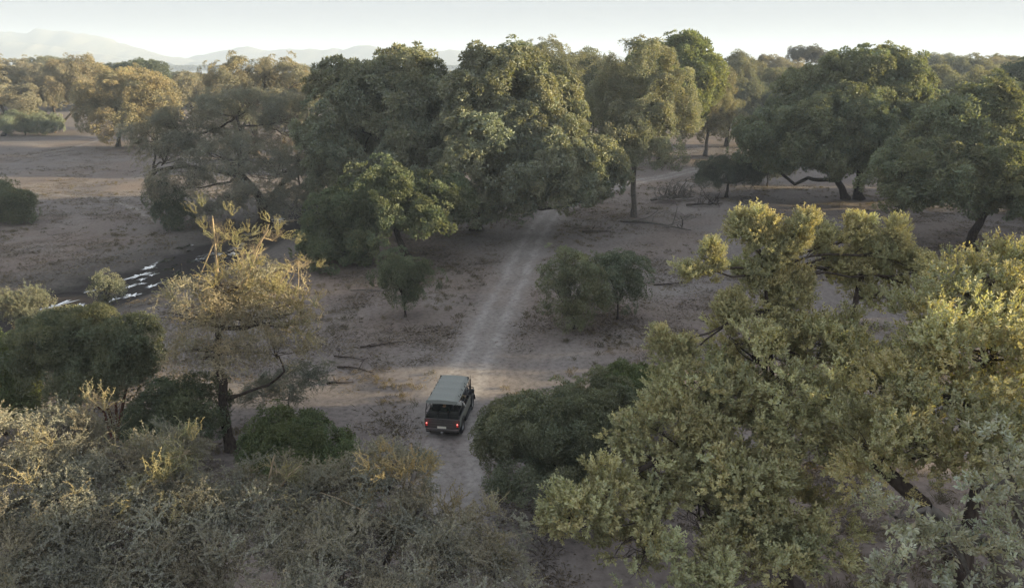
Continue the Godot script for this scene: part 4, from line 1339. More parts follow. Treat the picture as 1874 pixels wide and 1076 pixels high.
	tree("weeping_tree", "slender tall weeping tree with pale leaves and straight grey trunk", "tree", "", "weeping", 224, Vector3(15.11, 0, -88.86), [[0.34, Vector3(0, 0, 0), Vector3(-0.23, 3.27, 0), Vector3(-0.24, 7.25, 0), Vector3(-0.57, 11.13, 0), Vector3(-0.08, 14.28, 0)]], [[Vector3(0.37, 17.67, -0), Vector3(3.63, 2.41, 3.45)], [Vector3(-1.57, 14.87, -1), Vector3(3.59, 2.93, 3.41)], [Vector3(2.28, 14.64, 1), Vector3(3.39, 2.87, 3.22)], [Vector3(-0.59, 11.61, 2), Vector3(4.36, 2.57, 4.14)], [Vector3(3.98, 11.45, -0), Vector3(2.85, 2.64, 2.71)], [Vector3(-3.07, 11.69, -1), Vector3(2.75, 2.96, 2.61)], [Vector3(1.16, 8.91, 2), Vector3(3.42, 1.95, 3.25)], [Vector3(-2.74, 8.56, -0), Vector3(2.25, 1.77, 2.14)]], {})
	tree("mahogany_tree", "tall broad green tree lit on its far side behind the slender tree", "tree", "", "mahogany", 225, Vector3(28.41, 0, -138.52), [[0.7, Vector3(-0.19, 0, 0), Vector3(-0.19, 3.06, 0), Vector3(-0.11, 6.57, 0), Vector3(0.68, 10.03, 0)]], [[Vector3(2.5, 19.17, -2), Vector3(5.72, 3.43, 5.43)], [Vector3(-1.31, 17.74, -0), Vector3(5.19, 4.02, 4.93)], [Vector3(5.75, 16.32, -0), Vector3(3.78, 4.03, 3.59)], [Vector3(2.25, 14.02, 3), Vector3(5.58, 3.97, 5.3)], [Vector3(-2.55, 13.44, -0), Vector3(4.29, 4.06, 4.07)], [Vector3(1.07, 9.73, 3), Vector3(4.7, 3.11, 4.46)]], {"tint": Color(0.197, 0.221, 0.112), "size": 0.9, "gap": 0.8, "bough": 2.0})
	tree("woodland_tree", "brown grey tree with drooping crown beyond the dead brush", "tree", "trees of the woodland behind", "weeping", 226, Vector3(39.4, 0, -150), [[0.4, Vector3(0, 0, 0), Vector3(0.09, 2.71, 0.1), Vector3(0.27, 5.8, 0)]], [[Vector3(0.09, 11.98, 0), Vector3(4.65, 4.9, 4.42)], [Vector3(-3.34, 7.88, 2), Vector3(4.11, 3.9, 3.91)], [Vector3(2.92, 7.67, -1), Vector3(4.2, 3.58, 3.99)], [Vector3(3.45, 14.04, -1), Vector3(2.07, 2.16, 1.97)]], {"tint": Color(0.243, 0.232, 0.176), "gap": 0.9, "size": 0.9})
	tree("woodland_tree", "hazy grey tree with dark trunk beside the pale track", "tree", "trees of the woodland behind", "far", 227, Vector3(49.23, 0, -168.34), [[0.5, Vector3(-0.25, 0, 0), Vector3(-0.31, 3.42, 0), Vector3(0.4, 6.44, 0)]], [[Vector3(1.41, 8.83, -0), Vector3(5.82, 4.96, 5.53)], [Vector3(7.57, 9.21, -4), Vector3(6.55, 4.51, 6.22)], [Vector3(-2.9, 8.11, -2), Vector3(4.72, 3.91, 4.48)], [Vector3(7.92, 5.23, -0), Vector3(4.69, 3.32, 4.46)]], {"tint": Color(0.186, 0.205, 0.176)})
	tree("woodland_tree", "green crown on the skyline right of the tall broad tree", "tree", "trees of the woodland behind", "far", 228, Vector3(65.22, 0, -220), [[0.4, Vector3(0, 0, 0), Vector3(0.03, 4.69, 0.1), Vector3(0.1, 10.04, 0)]], [[Vector3(0, 16.15, 0), Vector3(6.3, 3.69, 5.99)], [Vector3(-4.23, 13.87, 4), Vector3(4.03, 2.91, 3.83)], [Vector3(4.87, 13.32, -3), Vector3(4.17, 3.01, 3.96)]], {})
	tree("woodland_tree", "mauve grey crown before the flat topped tree", "tree", "trees of the woodland behind", "far", 229, Vector3(79.77, 0, -230), [[0.4, Vector3(0, 0, 0), Vector3(0.04, 4.5, 0.1), Vector3(0.12, 9.63, 0)]], [[Vector3(0, 15.73, 0), Vector3(7.85, 3.86, 7.45)], [Vector3(-5.19, 13.35, 4), Vector3(5.03, 3.05, 4.78)], [Vector3(5.98, 12.77, -3), Vector3(5.19, 3.14, 4.93)]], {"tint": Color(0.243, 0.232, 0.206)})
	tree("woodland_tree", "dull grey green crown beside the big two trunked tree", "tree", "trees of the woodland behind", "far", 230, Vector3(65.52, 0, -180), [[0.4, Vector3(0, 0, 0), Vector3(0.04, 2.95, 0.1), Vector3(0.13, 6.31, 0)]], [[Vector3(0, 11.95, 0), Vector3(6.19, 4.69, 5.88)], [Vector3(-4.32, 9.13, 4), Vector3(3.95, 3.69, 3.76)], [Vector3(5.17, 8.25, -3), Vector3(4.11, 3.84, 3.91)]], {})
	tree("woodland_tree", "grey olive tree behind the lit rim of the two trunked tree", "tree", "trees of the woodland behind", "far", 231, Vector3(96, 0, -170), [[0.4, Vector3(0, 0, 0), Vector3(0.05, 3.77, 0.1), Vector3(0.15, 8.07, 0)]], [[Vector3(0, 14.08, 0), Vector3(4.19, 4.41, 3.98)], [Vector3(-3.93, 11.41, 4), Vector3(2.68, 3.47, 2.54)], [Vector3(4.78, 10.63, -3), Vector3(2.79, 3.62, 2.65)]], {})
	tree("woodland_tree", "pale sandy crown on the skyline past the two trunked tree", "tree", "trees of the woodland behind", "far", 232, Vector3(141.77, 0, -240), [[0.4, Vector3(0, 0, 0), Vector3(0.06, 4.53, 0.1), Vector3(0.18, 9.7, 0)]], [[Vector3(0, 15.94, 0), Vector3(9.82, 4.03, 9.33)], [Vector3(-6.99, 13.45, 4), Vector3(6.3, 3.18, 5.98)], [Vector3(8.12, 12.87, -3), Vector3(6.49, 3.28, 6.16)]], {})
	tree("woodland_tree", "dusty golden crown on the skyline near the frame edge", "tree", "trees of the woodland behind", "far_gold", 233, Vector3(164.86, 0, -260), [[0.4, Vector3(0, 0, 0), Vector3(0.06, 4.33, 0.1), Vector3(0.19, 9.28, 0)]], [[Vector3(0, 15.38, 0), Vector3(8.87, 4.03, 8.42)], [Vector3(-6.63, 12.89, 4), Vector3(5.69, 3.19, 5.41)], [Vector3(7.73, 12.3, -3), Vector3(5.85, 3.27, 5.56)]], {})
	tree("woodland_tree", "olive brown crown above the wide grey green tree", "tree", "trees of the woodland behind", "far", 234, Vector3(92.59, 0, -150), [[0.4, Vector3(0, 0, 0), Vector3(0.04, 3.79, 0.1), Vector3(0.13, 8.12, 0)]], [[Vector3(0, 13.03, 0), Vector3(5.16, 2.93, 4.9)], [Vector3(-4.76, 11.33, 4), Vector3(3.27, 2.29, 3.11)], [Vector3(5.35, 10.67, -3), Vector3(3.43, 2.4, 3.26)]], {})
	tree("woodland_tree", "dark green round crown cut by the frame edge", "tree", "trees of the woodland behind", "far", 235, Vector3(94, 0, -140), [[0.4, Vector3(0, 0, 0), Vector3(0.05, 4.34, 0.1), Vector3(0.14, 9.29, 0)]], [[Vector3(0, 14.84, 0), Vector3(4.22, 3.27, 4.01)], [Vector3(-4.42, 12.9, 4), Vector3(2.68, 2.55, 2.54)], [Vector3(5.06, 12.26, -3), Vector3(2.82, 2.69, 2.68)]], {"tint": Color(0.128, 0.158, 0.112)})
	tree("woodland_tree", "thin grey crown line at the frame edge skyline", "tree", "trees of the woodland behind", "far", 236, Vector3(195.18, 0, -300), [[0.4, Vector3(0, 0, 0), Vector3(0.05, 5.24, 0.1), Vector3(0.14, 11.22, 0)]], [[Vector3(0, 16.97, 0), Vector3(8.17, 2.71, 7.76)], [Vector3(-6.5, 15.29, 4), Vector3(5.25, 2.14, 4.99)], [Vector3(7.16, 14.92, -3), Vector3(5.37, 2.19, 5.11)]], {})
	tree("woodland_tree", "low pale crown on the skyline behind the two trunked tree", "tree", "trees of the woodland behind", "far", 237, Vector3(174.64, 0, -320), [[0.4, Vector3(0, 0, 0), Vector3(0.04, 5.88, 0.1), Vector3(0.12, 12.59, 0)]], [[Vector3(0, 18.63, 0), Vector3(8.7, 2.47, 8.26)], [Vector3(-6.44, 17.07, 4), Vector3(5.59, 1.96, 5.31)], [Vector3(7.05, 16.78, -3), Vector3(5.72, 2, 5.43)]], {})
	tree("flat_topped_tree", "dark flat topped tree standing alone above the skyline", "tree", "trees of the woodland behind", "far", 238, Vector3(104.73, 0, -270), [[0.5, Vector3(0, 0, 0), Vector3(-0.04, 7.08, 0.1), Vector3(-0.13, 15.18, 0)]], [[Vector3(-0.57, 21.16, 0), Vector3(5.49, 1.56, 5.21)], [Vector3(-3.56, 20.43, 0), Vector3(2.93, 1.39, 2.78)], [Vector3(3.01, 20.24, 0), Vector3(2.93, 1.56, 2.78)]], {"tint": Color(0.115, 0.115, 0.100)})
	tree("mahogany_tree", "big dense tree on two dark trunks with a low crooked limb", "tree", "", "mahogany", 239, Vector3(47.95, 0, -100.85), [[0.55, Vector3(-1.22, 0, 0), Vector3(-1.98, 1.61, 0), Vector3(-3.13, 3.35, 0), Vector3(-4.2, 5.75, 0)], [0.3, Vector3(-2.91, 2.9, 0), Vector3(-5.32, 2.75, 0), Vector3(-6.87, 3.05, 0), Vector3(-8.65, 2.14, 0), Vector3(-10.72, 3.65, 0), Vector3(-11.93, 4.41, 0)], [0.7, Vector3(0.56, 0, 0), Vector3(0.32, 1.99, 0), Vector3(0.03, 5, 0)]], [[Vector3(-1.74, 15.79, -2), Vector3(7.05, 3.47, 6.69)], [Vector3(-8.02, 12.31, -0), Vector3(5.59, 3.97, 5.31)], [Vector3(1.89, 14.79, -0), Vector3(5.2, 3.94, 4.94)], [Vector3(-4.73, 11.1, 3), Vector3(7.49, 4.5, 7.12)], [Vector3(-11.65, 8.79, 1), Vector3(4.9, 3.3, 4.65)], [Vector3(4.04, 10.51, -0), Vector3(4.57, 3.66, 4.34)], [Vector3(-7.1, 7.2, 3), Vector3(6.2, 2.88, 5.89)], [Vector3(0.16, 7.2, 3), Vector3(5.51, 2.9, 5.24)], [Vector3(-13.4, 7.6, -0), Vector3(2.98, 2.41, 2.83)], [Vector3(6.78, 13.64, -2), Vector3(2.55, 3.7, 2.43)], [Vector3(-0.19, 17.22, -1), Vector3(4.17, 2.37, 3.96)], [Vector3(-12.06, 5.87, 1), Vector3(2.82, 1.86, 2.68)]], {"tint": Color(0.195, 0.22, 0.15), "size": 0.66, "gap": 0.64})
	tree("sausage_tree", "wide grey green tree with short leaning trunk near the frame edge", "tree", "", "sausage", 240, Vector3(47.31, 0, -72.39), [[0.5, Vector3(-0.2, 0, 0), Vector3(-0.36, 1.89, 0), Vector3(0.3, 3.58, 0), Vector3(0.74, 5.52, 0)]], [[Vector3(-2.27, 11.78, -2), Vector3(4.68, 3.19, 4.45)], [Vector3(1.51, 12.05, -2), Vector3(4.15, 3.19, 3.95)], [Vector3(-6.12, 8.78, -0), Vector3(4.1, 2.89, 3.9)], [Vector3(-2.43, 8.53, 2), Vector3(5.5, 2.77, 5.22)], [Vector3(3.87, 8.11, -1), Vector3(3.65, 3.96, 3.47)], [Vector3(-8.51, 7.05, 1), Vector3(3.06, 2.15, 2.91)], [Vector3(-5.26, 6.68, 2), Vector3(4.28, 1.6, 4.07)], [Vector3(1.58, 6.24, 1), Vector3(4.09, 1.85, 3.89)], [Vector3(6.1, 11.69, -3), Vector3(3.16, 3.5, 3)], [Vector3(0.03, 14.38, -3), Vector3(3.13, 1.77, 2.97)]], {"tint": Color(0.205, 0.222, 0.150)})
	tree("thorn_bush", "small dark flat crowned thorn tree by the pale track", "bush", "bushes on the flats", "acacia", 241, Vector3(30.74, 0, -103.44), [[0.25, Vector3(0, 0, 0), Vector3(0.03, 0.96, 0.1), Vector3(0.09, 2.05, 0)]], [[Vector3(0.04, 3.89, -0), Vector3(4.26, 1.44, 4.05)], [Vector3(-2.46, 2.89, 1), Vector3(2.63, 1.05, 2.5)], [Vector3(3.13, 3.13, -1), Vector3(2.53, 1.23, 2.4)], [Vector3(0.34, 4.81, -0), Vector3(2.49, 0.93, 2.37)]], {"tint": Color(0.115, 0.134, 0.112), "gap": 0.5, "fill": 0.85, "size": 0.7, "bough": 0.9})
	tree("bush", "grey leaning bush between the dead brush and the thorn tree", "bush", "bushes on the flats", "shrub", 242, Vector3(39.4, 0, -112), [[0.1, Vector3(0, 0, 0), Vector3(-0.03, 0.88, 0.1), Vector3(-0.08, 1.89, 0)]], [[Vector3(-1.52, 3.11, 0), Vector3(3.18, 1.62, 3.02)], [Vector3(1.05, 2.52, 0), Vector3(2.39, 1.17, 2.27)]], {"tint": Color(0.163, 0.174, 0.150), "size": 0.7, "gap": 0.7})
	tree("bush", "leafy olive bush right of the track, the larger of a touching pair", "bush", "bushes beside the dirt track", "shrub", 243, Vector3(4.45, 0, -49.11), [[0.1, Vector3(0, 0, 0), Vector3(-0.03, 0.5, 0.1), Vector3(-0.08, 1.06, 0)]], [[Vector3(-0.5, 4.65, -0), Vector3(1.82, 1.42, 1.73)], [Vector3(0.83, 3.21, 0.5), Vector3(1.74, 1.54, 1.66)], [Vector3(-1.23, 3.36, -0.3), Vector3(1.25, 1.41, 1.19)], [Vector3(-0.11, 1.69, 0.8), Vector3(1.82, 1.13, 1.73)]], {})
	tree("bush", "darker bush with round top, the smaller of a touching pair", "bush", "bushes beside the dirt track", "shrub", 244, Vector3(7.9, 0, -51.33), [[0.1, Vector3(0, 0, 0), Vector3(-0, 0.68, 0.1), Vector3(-0.01, 1.45, 0)]], [[Vector3(0.23, 3.83, -0), Vector3(1.52, 1.21, 1.45)], [Vector3(-0.55, 2.06, 0.4), Vector3(1.68, 1.43, 1.59)], [Vector3(1.16, 2.66, -0.4), Vector3(1.16, 1.33, 1.1)], [Vector3(-0.99, 4.45, -0), Vector3(0.68, 0.65, 0.65)]], {"tint": Color(0.150, 0.171, 0.121)})
	tree("bush", "small loose tree shaped bush left of the track on bare ground", "bush", "bushes beside the dirt track", "shrub", 245, Vector3(-8.07, 0, -51.94), [[0.1, Vector3(0, 0, 0), Vector3(-0, 0.61, 0.1), Vector3(-0.01, 1.3, 0)]], [[Vector3(-0.12, 3.65, -0), Vector3(1.73, 1.12, 1.65)], [Vector3(1.03, 2.93, -0.3), Vector3(1.4, 1.24, 1.33)], [Vector3(-1.01, 3.53, 0.3), Vector3(1.07, 0.94, 1.02)], [Vector3(-0, 1.74, -0), Vector3(1.01, 0.96, 0.96)]], {"tint": Color(0.144, 0.166, 0.112)})
	tree("sapling", "thin sapling with sparse top standing before the water", "sapling", "", "shrub", 246, Vector3(-30.12, 0, -50.49), [[0.08, Vector3(0, 0, 0), Vector3(0.06, 0.62, 0.1), Vector3(0.17, 1.34, 0)]], [[Vector3(0.44, 3.03, -0), Vector3(1.13, 0.5, 1.07)], [Vector3(-0.01, 3.45, -0), Vector3(0.68, 0.48, 0.64)], [Vector3(1.08, 2.83, -0), Vector3(0.68, 0.48, 0.64)], [Vector3(0.38, 1.78, -0), Vector3(0.38, 0.82, 0.36)]], {"fill": 0.4, "tint": Color(0.174, 0.186, 0.150)})
	o = tree("thorn_tree", "tall thorn tree with straw coloured sunlit top and thick dark trunk", "tree", "", "thorn", 247, Vector3(-13.89, 0, -32.05), [[0.27, Vector3(-0.01, 0, 0), Vector3(-0.15, 1.66, 0), Vector3(-0.01, 3.7, 0), Vector3(-0.21, 4.84, 0), Vector3(0.12, 6.5, 0)], [0.09, Vector3(0.15, 2.89, 0), Vector3(1.17, 3.24, 0), Vector3(2.13, 3.56, 0), Vector3(2.98, 4.27, 0)]], [[Vector3(1.14, 8.65, -0), Vector3(2.51, 0.61, 2.38)], [Vector3(-0.31, 7.26, 0.6), Vector3(1.9, 0.86, 1.81)], [Vector3(2.11, 7.06, 0.4), Vector3(2.4, 0.89, 2.28)], [Vector3(0.33, 5.72, 0.8), Vector3(2.16, 0.34, 2.05)], [Vector3(2.57, 5.4, -0), Vector3(1.72, 0.36, 1.64)]], {"fill": 0.72, "open": 0.0, "inside": 1.0})
	grow(o, "thorn_top", 248, [[0.07, Vector3(0.09, 6.23, 0), Vector3(0.25, 7.59, 0), Vector3(0.39, 9.69, 0), Vector3(0.46, 11.71, 0)], [0.06, Vector3(0.25, 6.5, 0), Vector3(1.39, 8.65, 0), Vector3(2.34, 10.46, 0), Vector3(2.91, 11.22, 0)], [0.04, Vector3(1.58, 8.12, 0), Vector3(2.95, 9.17, 0), Vector3(3.75, 9.69, 0), Vector3(4.52, 9.95, 0)]], [[Vector3(0.63, 8.6, -0), Vector3(1.72, 0.44, 1.64)], [Vector3(2.82, 7.91, -0), Vector3(1.49, 0.55, 1.42)], [Vector3(-1.04, 7.45, -0), Vector3(1.11, 0.52, 1.06)], [Vector3(3.79, 6.65, -0.2), Vector3(0.78, 0.85, 0.74)]], {"fill": 0.45, "flat": 1.2, "gap": 0.5, "inside": 0.2, "fine": 11}, "bough")
	grow(o, "thorn_top", 249, [[0.03, Vector3(0.25, 7.59, 0), Vector3(0.39, 9.69, 0), Vector3(0.48, 11.84, 0)], [0.03, Vector3(1.33, 8.12, 0), Vector3(2.31, 10.2, 0), Vector3(2.98, 11.47, 0)], [0.02, Vector3(2.84, 8.12, 0), Vector3(3.72, 9.43, 0), Vector3(4.58, 10.08, 0)]], [[Vector3(0.54, 10.91, -0), Vector3(0.94, 1.08, 0.75)], [Vector3(1.87, 10.02, -0.5), Vector3(1.15, 0.94, 1.09)], [Vector3(2.87, 10.77, -0.6), Vector3(0.72, 0.77, 0.68)], [Vector3(4.4, 9.56, -0.3), Vector3(0.62, 0.44, 0.59)]], {"fill": 0.35, "flat": 1.2, "gap": 0.42, "size": 0.5, "inside": 0.2, "fine": 16, "ragged": 0.4}, "bough")
	tree("shrub_tree", "dark green leafy tree on several reddish stems beside the thorn tree", "tree", "", "bush", 250, Vector3(-20.03, 0, -32.75), [[0.1, Vector3(0, 0, 0), Vector3(-0.06, 1.59, 0), Vector3(-0.57, 3.38, 0)], [0.1, Vector3(0.08, 0, 0), Vector3(0.54, 1.59, 0), Vector3(1.18, 3.38, 0)], [0.08, Vector3(-0.11, 0, 0), Vector3(-0.34, 1.59, 0), Vector3(-1.43, 3.09, 0)], [0.08, Vector3(0.17, 0, 0), Vector3(0.31, 1.89, 0), Vector3(0.42, 3.67, 0)]], [[Vector3(-0.72, 5.54, -0), Vector3(2.25, 0.78, 2.14)], [Vector3(1.07, 4.71, 0.4), Vector3(1.87, 1.04, 1.78)], [Vector3(-2.57, 4.75, -0.2), Vector3(1.78, 1.1, 1.69)], [Vector3(-0.33, 3.75, 0.8), Vector3(2.24, 0.42, 2.13)], [Vector3(1.4, 5.49, -0.5), Vector3(1.02, 0.68, 0.97)]], {"wood": bark_red, "bough": 0.85})
	tree("bush", "bright green bush cut by the frame edge left of the shrub tree", "bush", "bushes around the foot of the thorn tree", "bush", 251, Vector3(-26.06, 0, -33.43), [[0.1, Vector3(0, 0, 0), Vector3(0.06, 0.65, 0.1), Vector3(0.18, 1.4, 0)]], [[Vector3(0.85, 3.37, -0), Vector3(1.3, 1.23, 1.23)], [Vector3(-0.37, 3.75, -0.5), Vector3(1.57, 1.19, 1.5)], [Vector3(1.05, 2.11, 0.5), Vector3(1.04, 0.98, 0.98)]], {"tint": Color(0.174, 0.205, 0.100)})
	tree("bush", "grey green feathery bush cut by the frame edge above the green ones", "bush", "bushes around the foot of the thorn tree", "acacia", 252, Vector3(-33.24, 0, -45.36), [[0.1, Vector3(0, 0, 0), Vector3(0.05, 0.88, 0.1), Vector3(0.15, 1.89, 0)]], [[Vector3(0.5, 3.28, -0), Vector3(1.71, 0.95, 1.62)], [Vector3(1.97, 2.52, -0), Vector3(1.23, 0.87, 1.17)], [Vector3(-1.16, 3.09, -0), Vector3(1.71, 1.25, 1.62)]], {"size": 0.7, "gap": 0.5, "tint": Color(0.197, 0.210, 0.162), "fill": 0.75, "bough": 0.9})
	tree("bush", "dark rounded bush filling the space left of the thick trunk", "bush", "bushes around the foot of the thorn tree", "bush", 253, Vector3(-16.13, 0, -31.26), [[0.1, Vector3(0, 0, 0), Vector3(0.01, 0.72, 0.1), Vector3(0.02, 1.55, 0)]], [[Vector3(0.15, 2.93, -0), Vector3(1.6, 0.9, 1.52)], [Vector3(-0.85, 2.22, 0.3), Vector3(1.23, 0.85, 1.17)], [Vector3(1.17, 2.17, 0.2), Vector3(0.99, 0.93, 0.94)]], {"tint": Color(0.120, 0.139, 0.090), "fill": 0.8})
	tree("bush", "mid green round bush right of the thick trunk", "bush", "bushes around the foot of the thorn tree", "bush", 254, Vector3(-9.85, 0, -29.24), [[0.1, Vector3(0, 0, 0), Vector3(-0, 0.37, 0.1), Vector3(-0, 0.79, 0)]], [[Vector3(-0.16, 2.31, -0), Vector3(1.45, 0.85, 1.38)], [Vector3(1.1, 1.78, -0.2), Vector3(1.06, 1.09, 1.01)], [Vector3(-1.12, 1.65, 0.3), Vector3(1.05, 0.84, 1)], [Vector3(0.38, 1.35, 0.5), Vector3(1.39, 0.43, 1.32)]], {"tint": Color(0.134, 0.163, 0.083)})
	tree("bush", "thin grey thorn bush between the trunk and the sandy clearing", "bush", "bushes around the foot of the thorn tree", "grey_thorn", 255, Vector3(-11.97, 0, -35.22), [[0.06, Vector3(0, 0, 0), Vector3(0.01, 0.56, 0.1), Vector3(0.04, 1.21, 0)]], [[Vector3(0.21, 2.25, -0), Vector3(1.65, 0.47, 1.56)], [Vector3(1.31, 2.59, -0.3), Vector3(1.1, 0.42, 1.05)], [Vector3(-1.23, 1.71, 0.2), Vector3(1.23, 0.41, 1.17)]], {"fill": 0.45, "tint": Color(0.174, 0.186, 0.166)})
	tree("bush", "largest dense dark bush right of the vehicle", "bush", "bushes beside the dirt track", "bush", 256, Vector3(1.75, 0, -27.67), [[0.12, Vector3(0, 0, 0), Vector3(0.03, 0.74, 0.1), Vector3(0.09, 1.59, 0)]], [[Vector3(-0.3, 3.95, -0), Vector3(2.3, 0.82, 2.19)], [Vector3(-1.68, 3.54, 0.2), Vector3(1.53, 1.31, 1.46)], [Vector3(1.31, 3.54, 0.2), Vector3(1.86, 1.2, 1.77)], [Vector3(-0.3, 2.47, 0.6), Vector3(2.4, 0.58, 2.28)], [Vector3(2.33, 4.32, -0.8), Vector3(1.34, 1, 1.28)]], {"size": 0.36, "gap": 0.3, "bough": 0.7, "tint": Color(0.19, 0.205, 0.145)})
	tree("bush", "green bush behind the largest dark bush under the yellow tree", "bush", "bushes beside the dirt track", "bush", 257, Vector3(6.55, 0, -33.43), [[0.1, Vector3(0, 0, 0), Vector3(-0.04, 0.86, 0.1), Vector3(-0.13, 1.85, 0)]], [[Vector3(-0.42, 2.77, -0), Vector3(1.57, 0.91, 1.49)], [Vector3(0.9, 2.33, -0.3), Vector3(1.32, 1, 1.25)], [Vector3(-1.45, 2.43, -0.4), Vector3(1.06, 0.81, 1.01)]], {"size": 0.36, "gap": 0.32, "tint": Color(0.144, 0.174, 0.088)})
	o = tree("yellow_tree", "tall yellow green leafy tree with sunlit upright shoots at the frame side", "tree", "", "yellow", 258, Vector3(10.31, 0, -22), [[0.32, Vector3(0, 0, 0), Vector3(-0.69, 0.41, 1), Vector3(-0.95, 4.16, 0), Vector3(-1.11, 7.02, -1)], [0.16, Vector3(-0.95, 4.16, 0), Vector3(0.47, 6.6, -1), Vector3(1.66, 9.49, -2), Vector3(2.25, 11.2, -3)], [0.14, Vector3(-0.95, 4.16, 0), Vector3(-3.81, 5.84, 1), Vector3(-5.83, 6.44, 2)]], [[Vector3(-1.28, 10, -2), Vector3(0.73, 0.69, 0.69)], [Vector3(-2.29, 9.37, -1), Vector3(1.32, 0.75, 1.25)], [Vector3(-0.38, 8.87, -1), Vector3(1.68, 0.75, 1.6)], [Vector3(2.78, 10.28, -3), Vector3(0.56, 0.41, 0.53)], [Vector3(3.88, 10.79, -3), Vector3(0.56, 0.33, 0.53)], [Vector3(0.9, 9.07, -1), Vector3(1.59, 0.89, 1.51)], [Vector3(-3.73, 7.91, 0), Vector3(1.55, 1.05, 1.47)], [Vector3(-1.91, 8.01, 1), Vector3(1.98, 1.04, 1.88)], [Vector3(-4.96, 6.84, 1), Vector3(1.34, 1.06, 1.28)], [Vector3(-3.25, 6.24, 2), Vector3(1.95, 0.9, 1.85)], [Vector3(-0.36, 6.84, 1), Vector3(2.01, 1, 1.91)], [Vector3(-5.78, 5.66, 2), Vector3(1.15, 0.86, 1.09)], [Vector3(-4.61, 5.15, 3), Vector3(1.74, 0.55, 1.65)], [Vector3(-1.95, 5.15, 3), Vector3(1.74, 0.55, 1.65)], [Vector3(2.45, 7.44, -1), Vector3(1.62, 1.1, 1.54)], [Vector3(-6.55, 6.84, 1), Vector3(0.5, 0.58, 0.48)], [Vector3(-7.79, 5.73, 3), Vector3(0.94, 0.66, 0.89)], [Vector3(-8.63, 5.24, 3.4), Vector3(0.7, 0.55, 0.66)], [Vector3(-6.42, 4.73, 4), Vector3(1.67, 0.43, 1.59)], [Vector3(-3.83, 4.55, 4.5), Vector3(1.64, 0.43, 1.56)]], {"bough": 0.75})
	grow(o, "yellow", 259, [[0.1, Vector3(-0.95, 4.16, 0), Vector3(-1.5, 8.87, -1), Vector3(-1.63, 11.49, -2)]], [[Vector3(-2.67, 12.96, -2), Vector3(0.28, 0.57, 0.27)], [Vector3(-1.99, 12.77, -2), Vector3(0.35, 0.94, 0.33)], [Vector3(-1.21, 11.92, -2), Vector3(0.35, 0.86, 0.34)], [Vector3(-0.73, 12.59, -2), Vector3(0.35, 0.77, 0.33)], [Vector3(-0.37, 13.15, -2), Vector3(0.21, 0.44, 0.2)], [Vector3(0.73, 12.05, -3), Vector3(0.26, 0.72, 0.24)], [Vector3(1.25, 11.34, -3), Vector3(0.33, 0.72, 0.32)], [Vector3(1.9, 12.54, -3), Vector3(0.37, 0.63, 0.35)], [Vector3(2.56, 11.75, -3), Vector3(0.44, 0.64, 0.42)], [Vector3(3.21, 12.24, -3), Vector3(0.37, 0.67, 0.35)], [Vector3(3.93, 11.44, -3), Vector3(0.44, 0.42, 0.42)], [Vector3(4.49, 11.24, -3), Vector3(0.22, 0.36, 0.21)], [Vector3(-3.77, 12, -1), Vector3(0.26, 0.7, 0.24)], [Vector3(-4.41, 11.68, -1), Vector3(0.44, 0.05, 0.42)], [Vector3(-3.02, 10.29, -1), Vector3(0.42, 0.77, 0.4)], [Vector3(-1.78, 11.14, -2), Vector3(0.64, 0.68, 0.61)], [Vector3(-0.62, 10.84, -2), Vector3(0.61, 0.69, 0.58)], [Vector3(1.88, 11.04, -3), Vector3(0.48, 0.72, 0.46)], [Vector3(-5.46, 9.51, 0), Vector3(0.24, 0.51, 0.22)], [Vector3(-4.72, 9.13, 0), Vector3(0.34, 0.61, 0.32)]], {"bough": 0.42, "gap": 0.19, "size": 0.25, "fill": 0.9, "fine": 3, "open": -0.6, "ragged": 0.1}, "bough")
	tree("yellow_tree", "second yellow green tree whose crown runs out of the frame", "tree", "", "yellow", 260, Vector3(15.81, 0, -19), [[0.3, Vector3(0, 0, 0), Vector3(-3.24, 4.76, 2), Vector3(-4.71, 7.06, 2), Vector3(-5.67, 7.81, 1)], [0.2, Vector3(-3.24, 4.76, 2), Vector3(-2.58, 7.63, 1), Vector3(-2.22, 10.53, 0)]], [[Vector3(-2.58, 12.31, -1), Vector3(1.04, 0.51, 0.99)], [Vector3(-1.25, 11.98, -1), Vector3(1.05, 0.99, 1)], [Vector3(-3.91, 11.35, 0), Vector3(1.01, 0.8, 0.96)], [Vector3(-3.12, 11.1, 1), Vector3(1.52, 0.97, 1.44)], [Vector3(-4.49, 9.82, 1), Vector3(1.27, 0.86, 1.21)], [Vector3(-5.71, 8.72, 2), Vector3(1.23, 0.8, 1.17)], [Vector3(-3.79, 9.2, 2), Vector3(1.49, 0.88, 1.42)], [Vector3(-1.83, 9.16, 1), Vector3(1.14, 1.25, 1.08)], [Vector3(-0.87, 12.52, -2), Vector3(0.78, 0.58, 0.74)]], {"bough": 0.75})
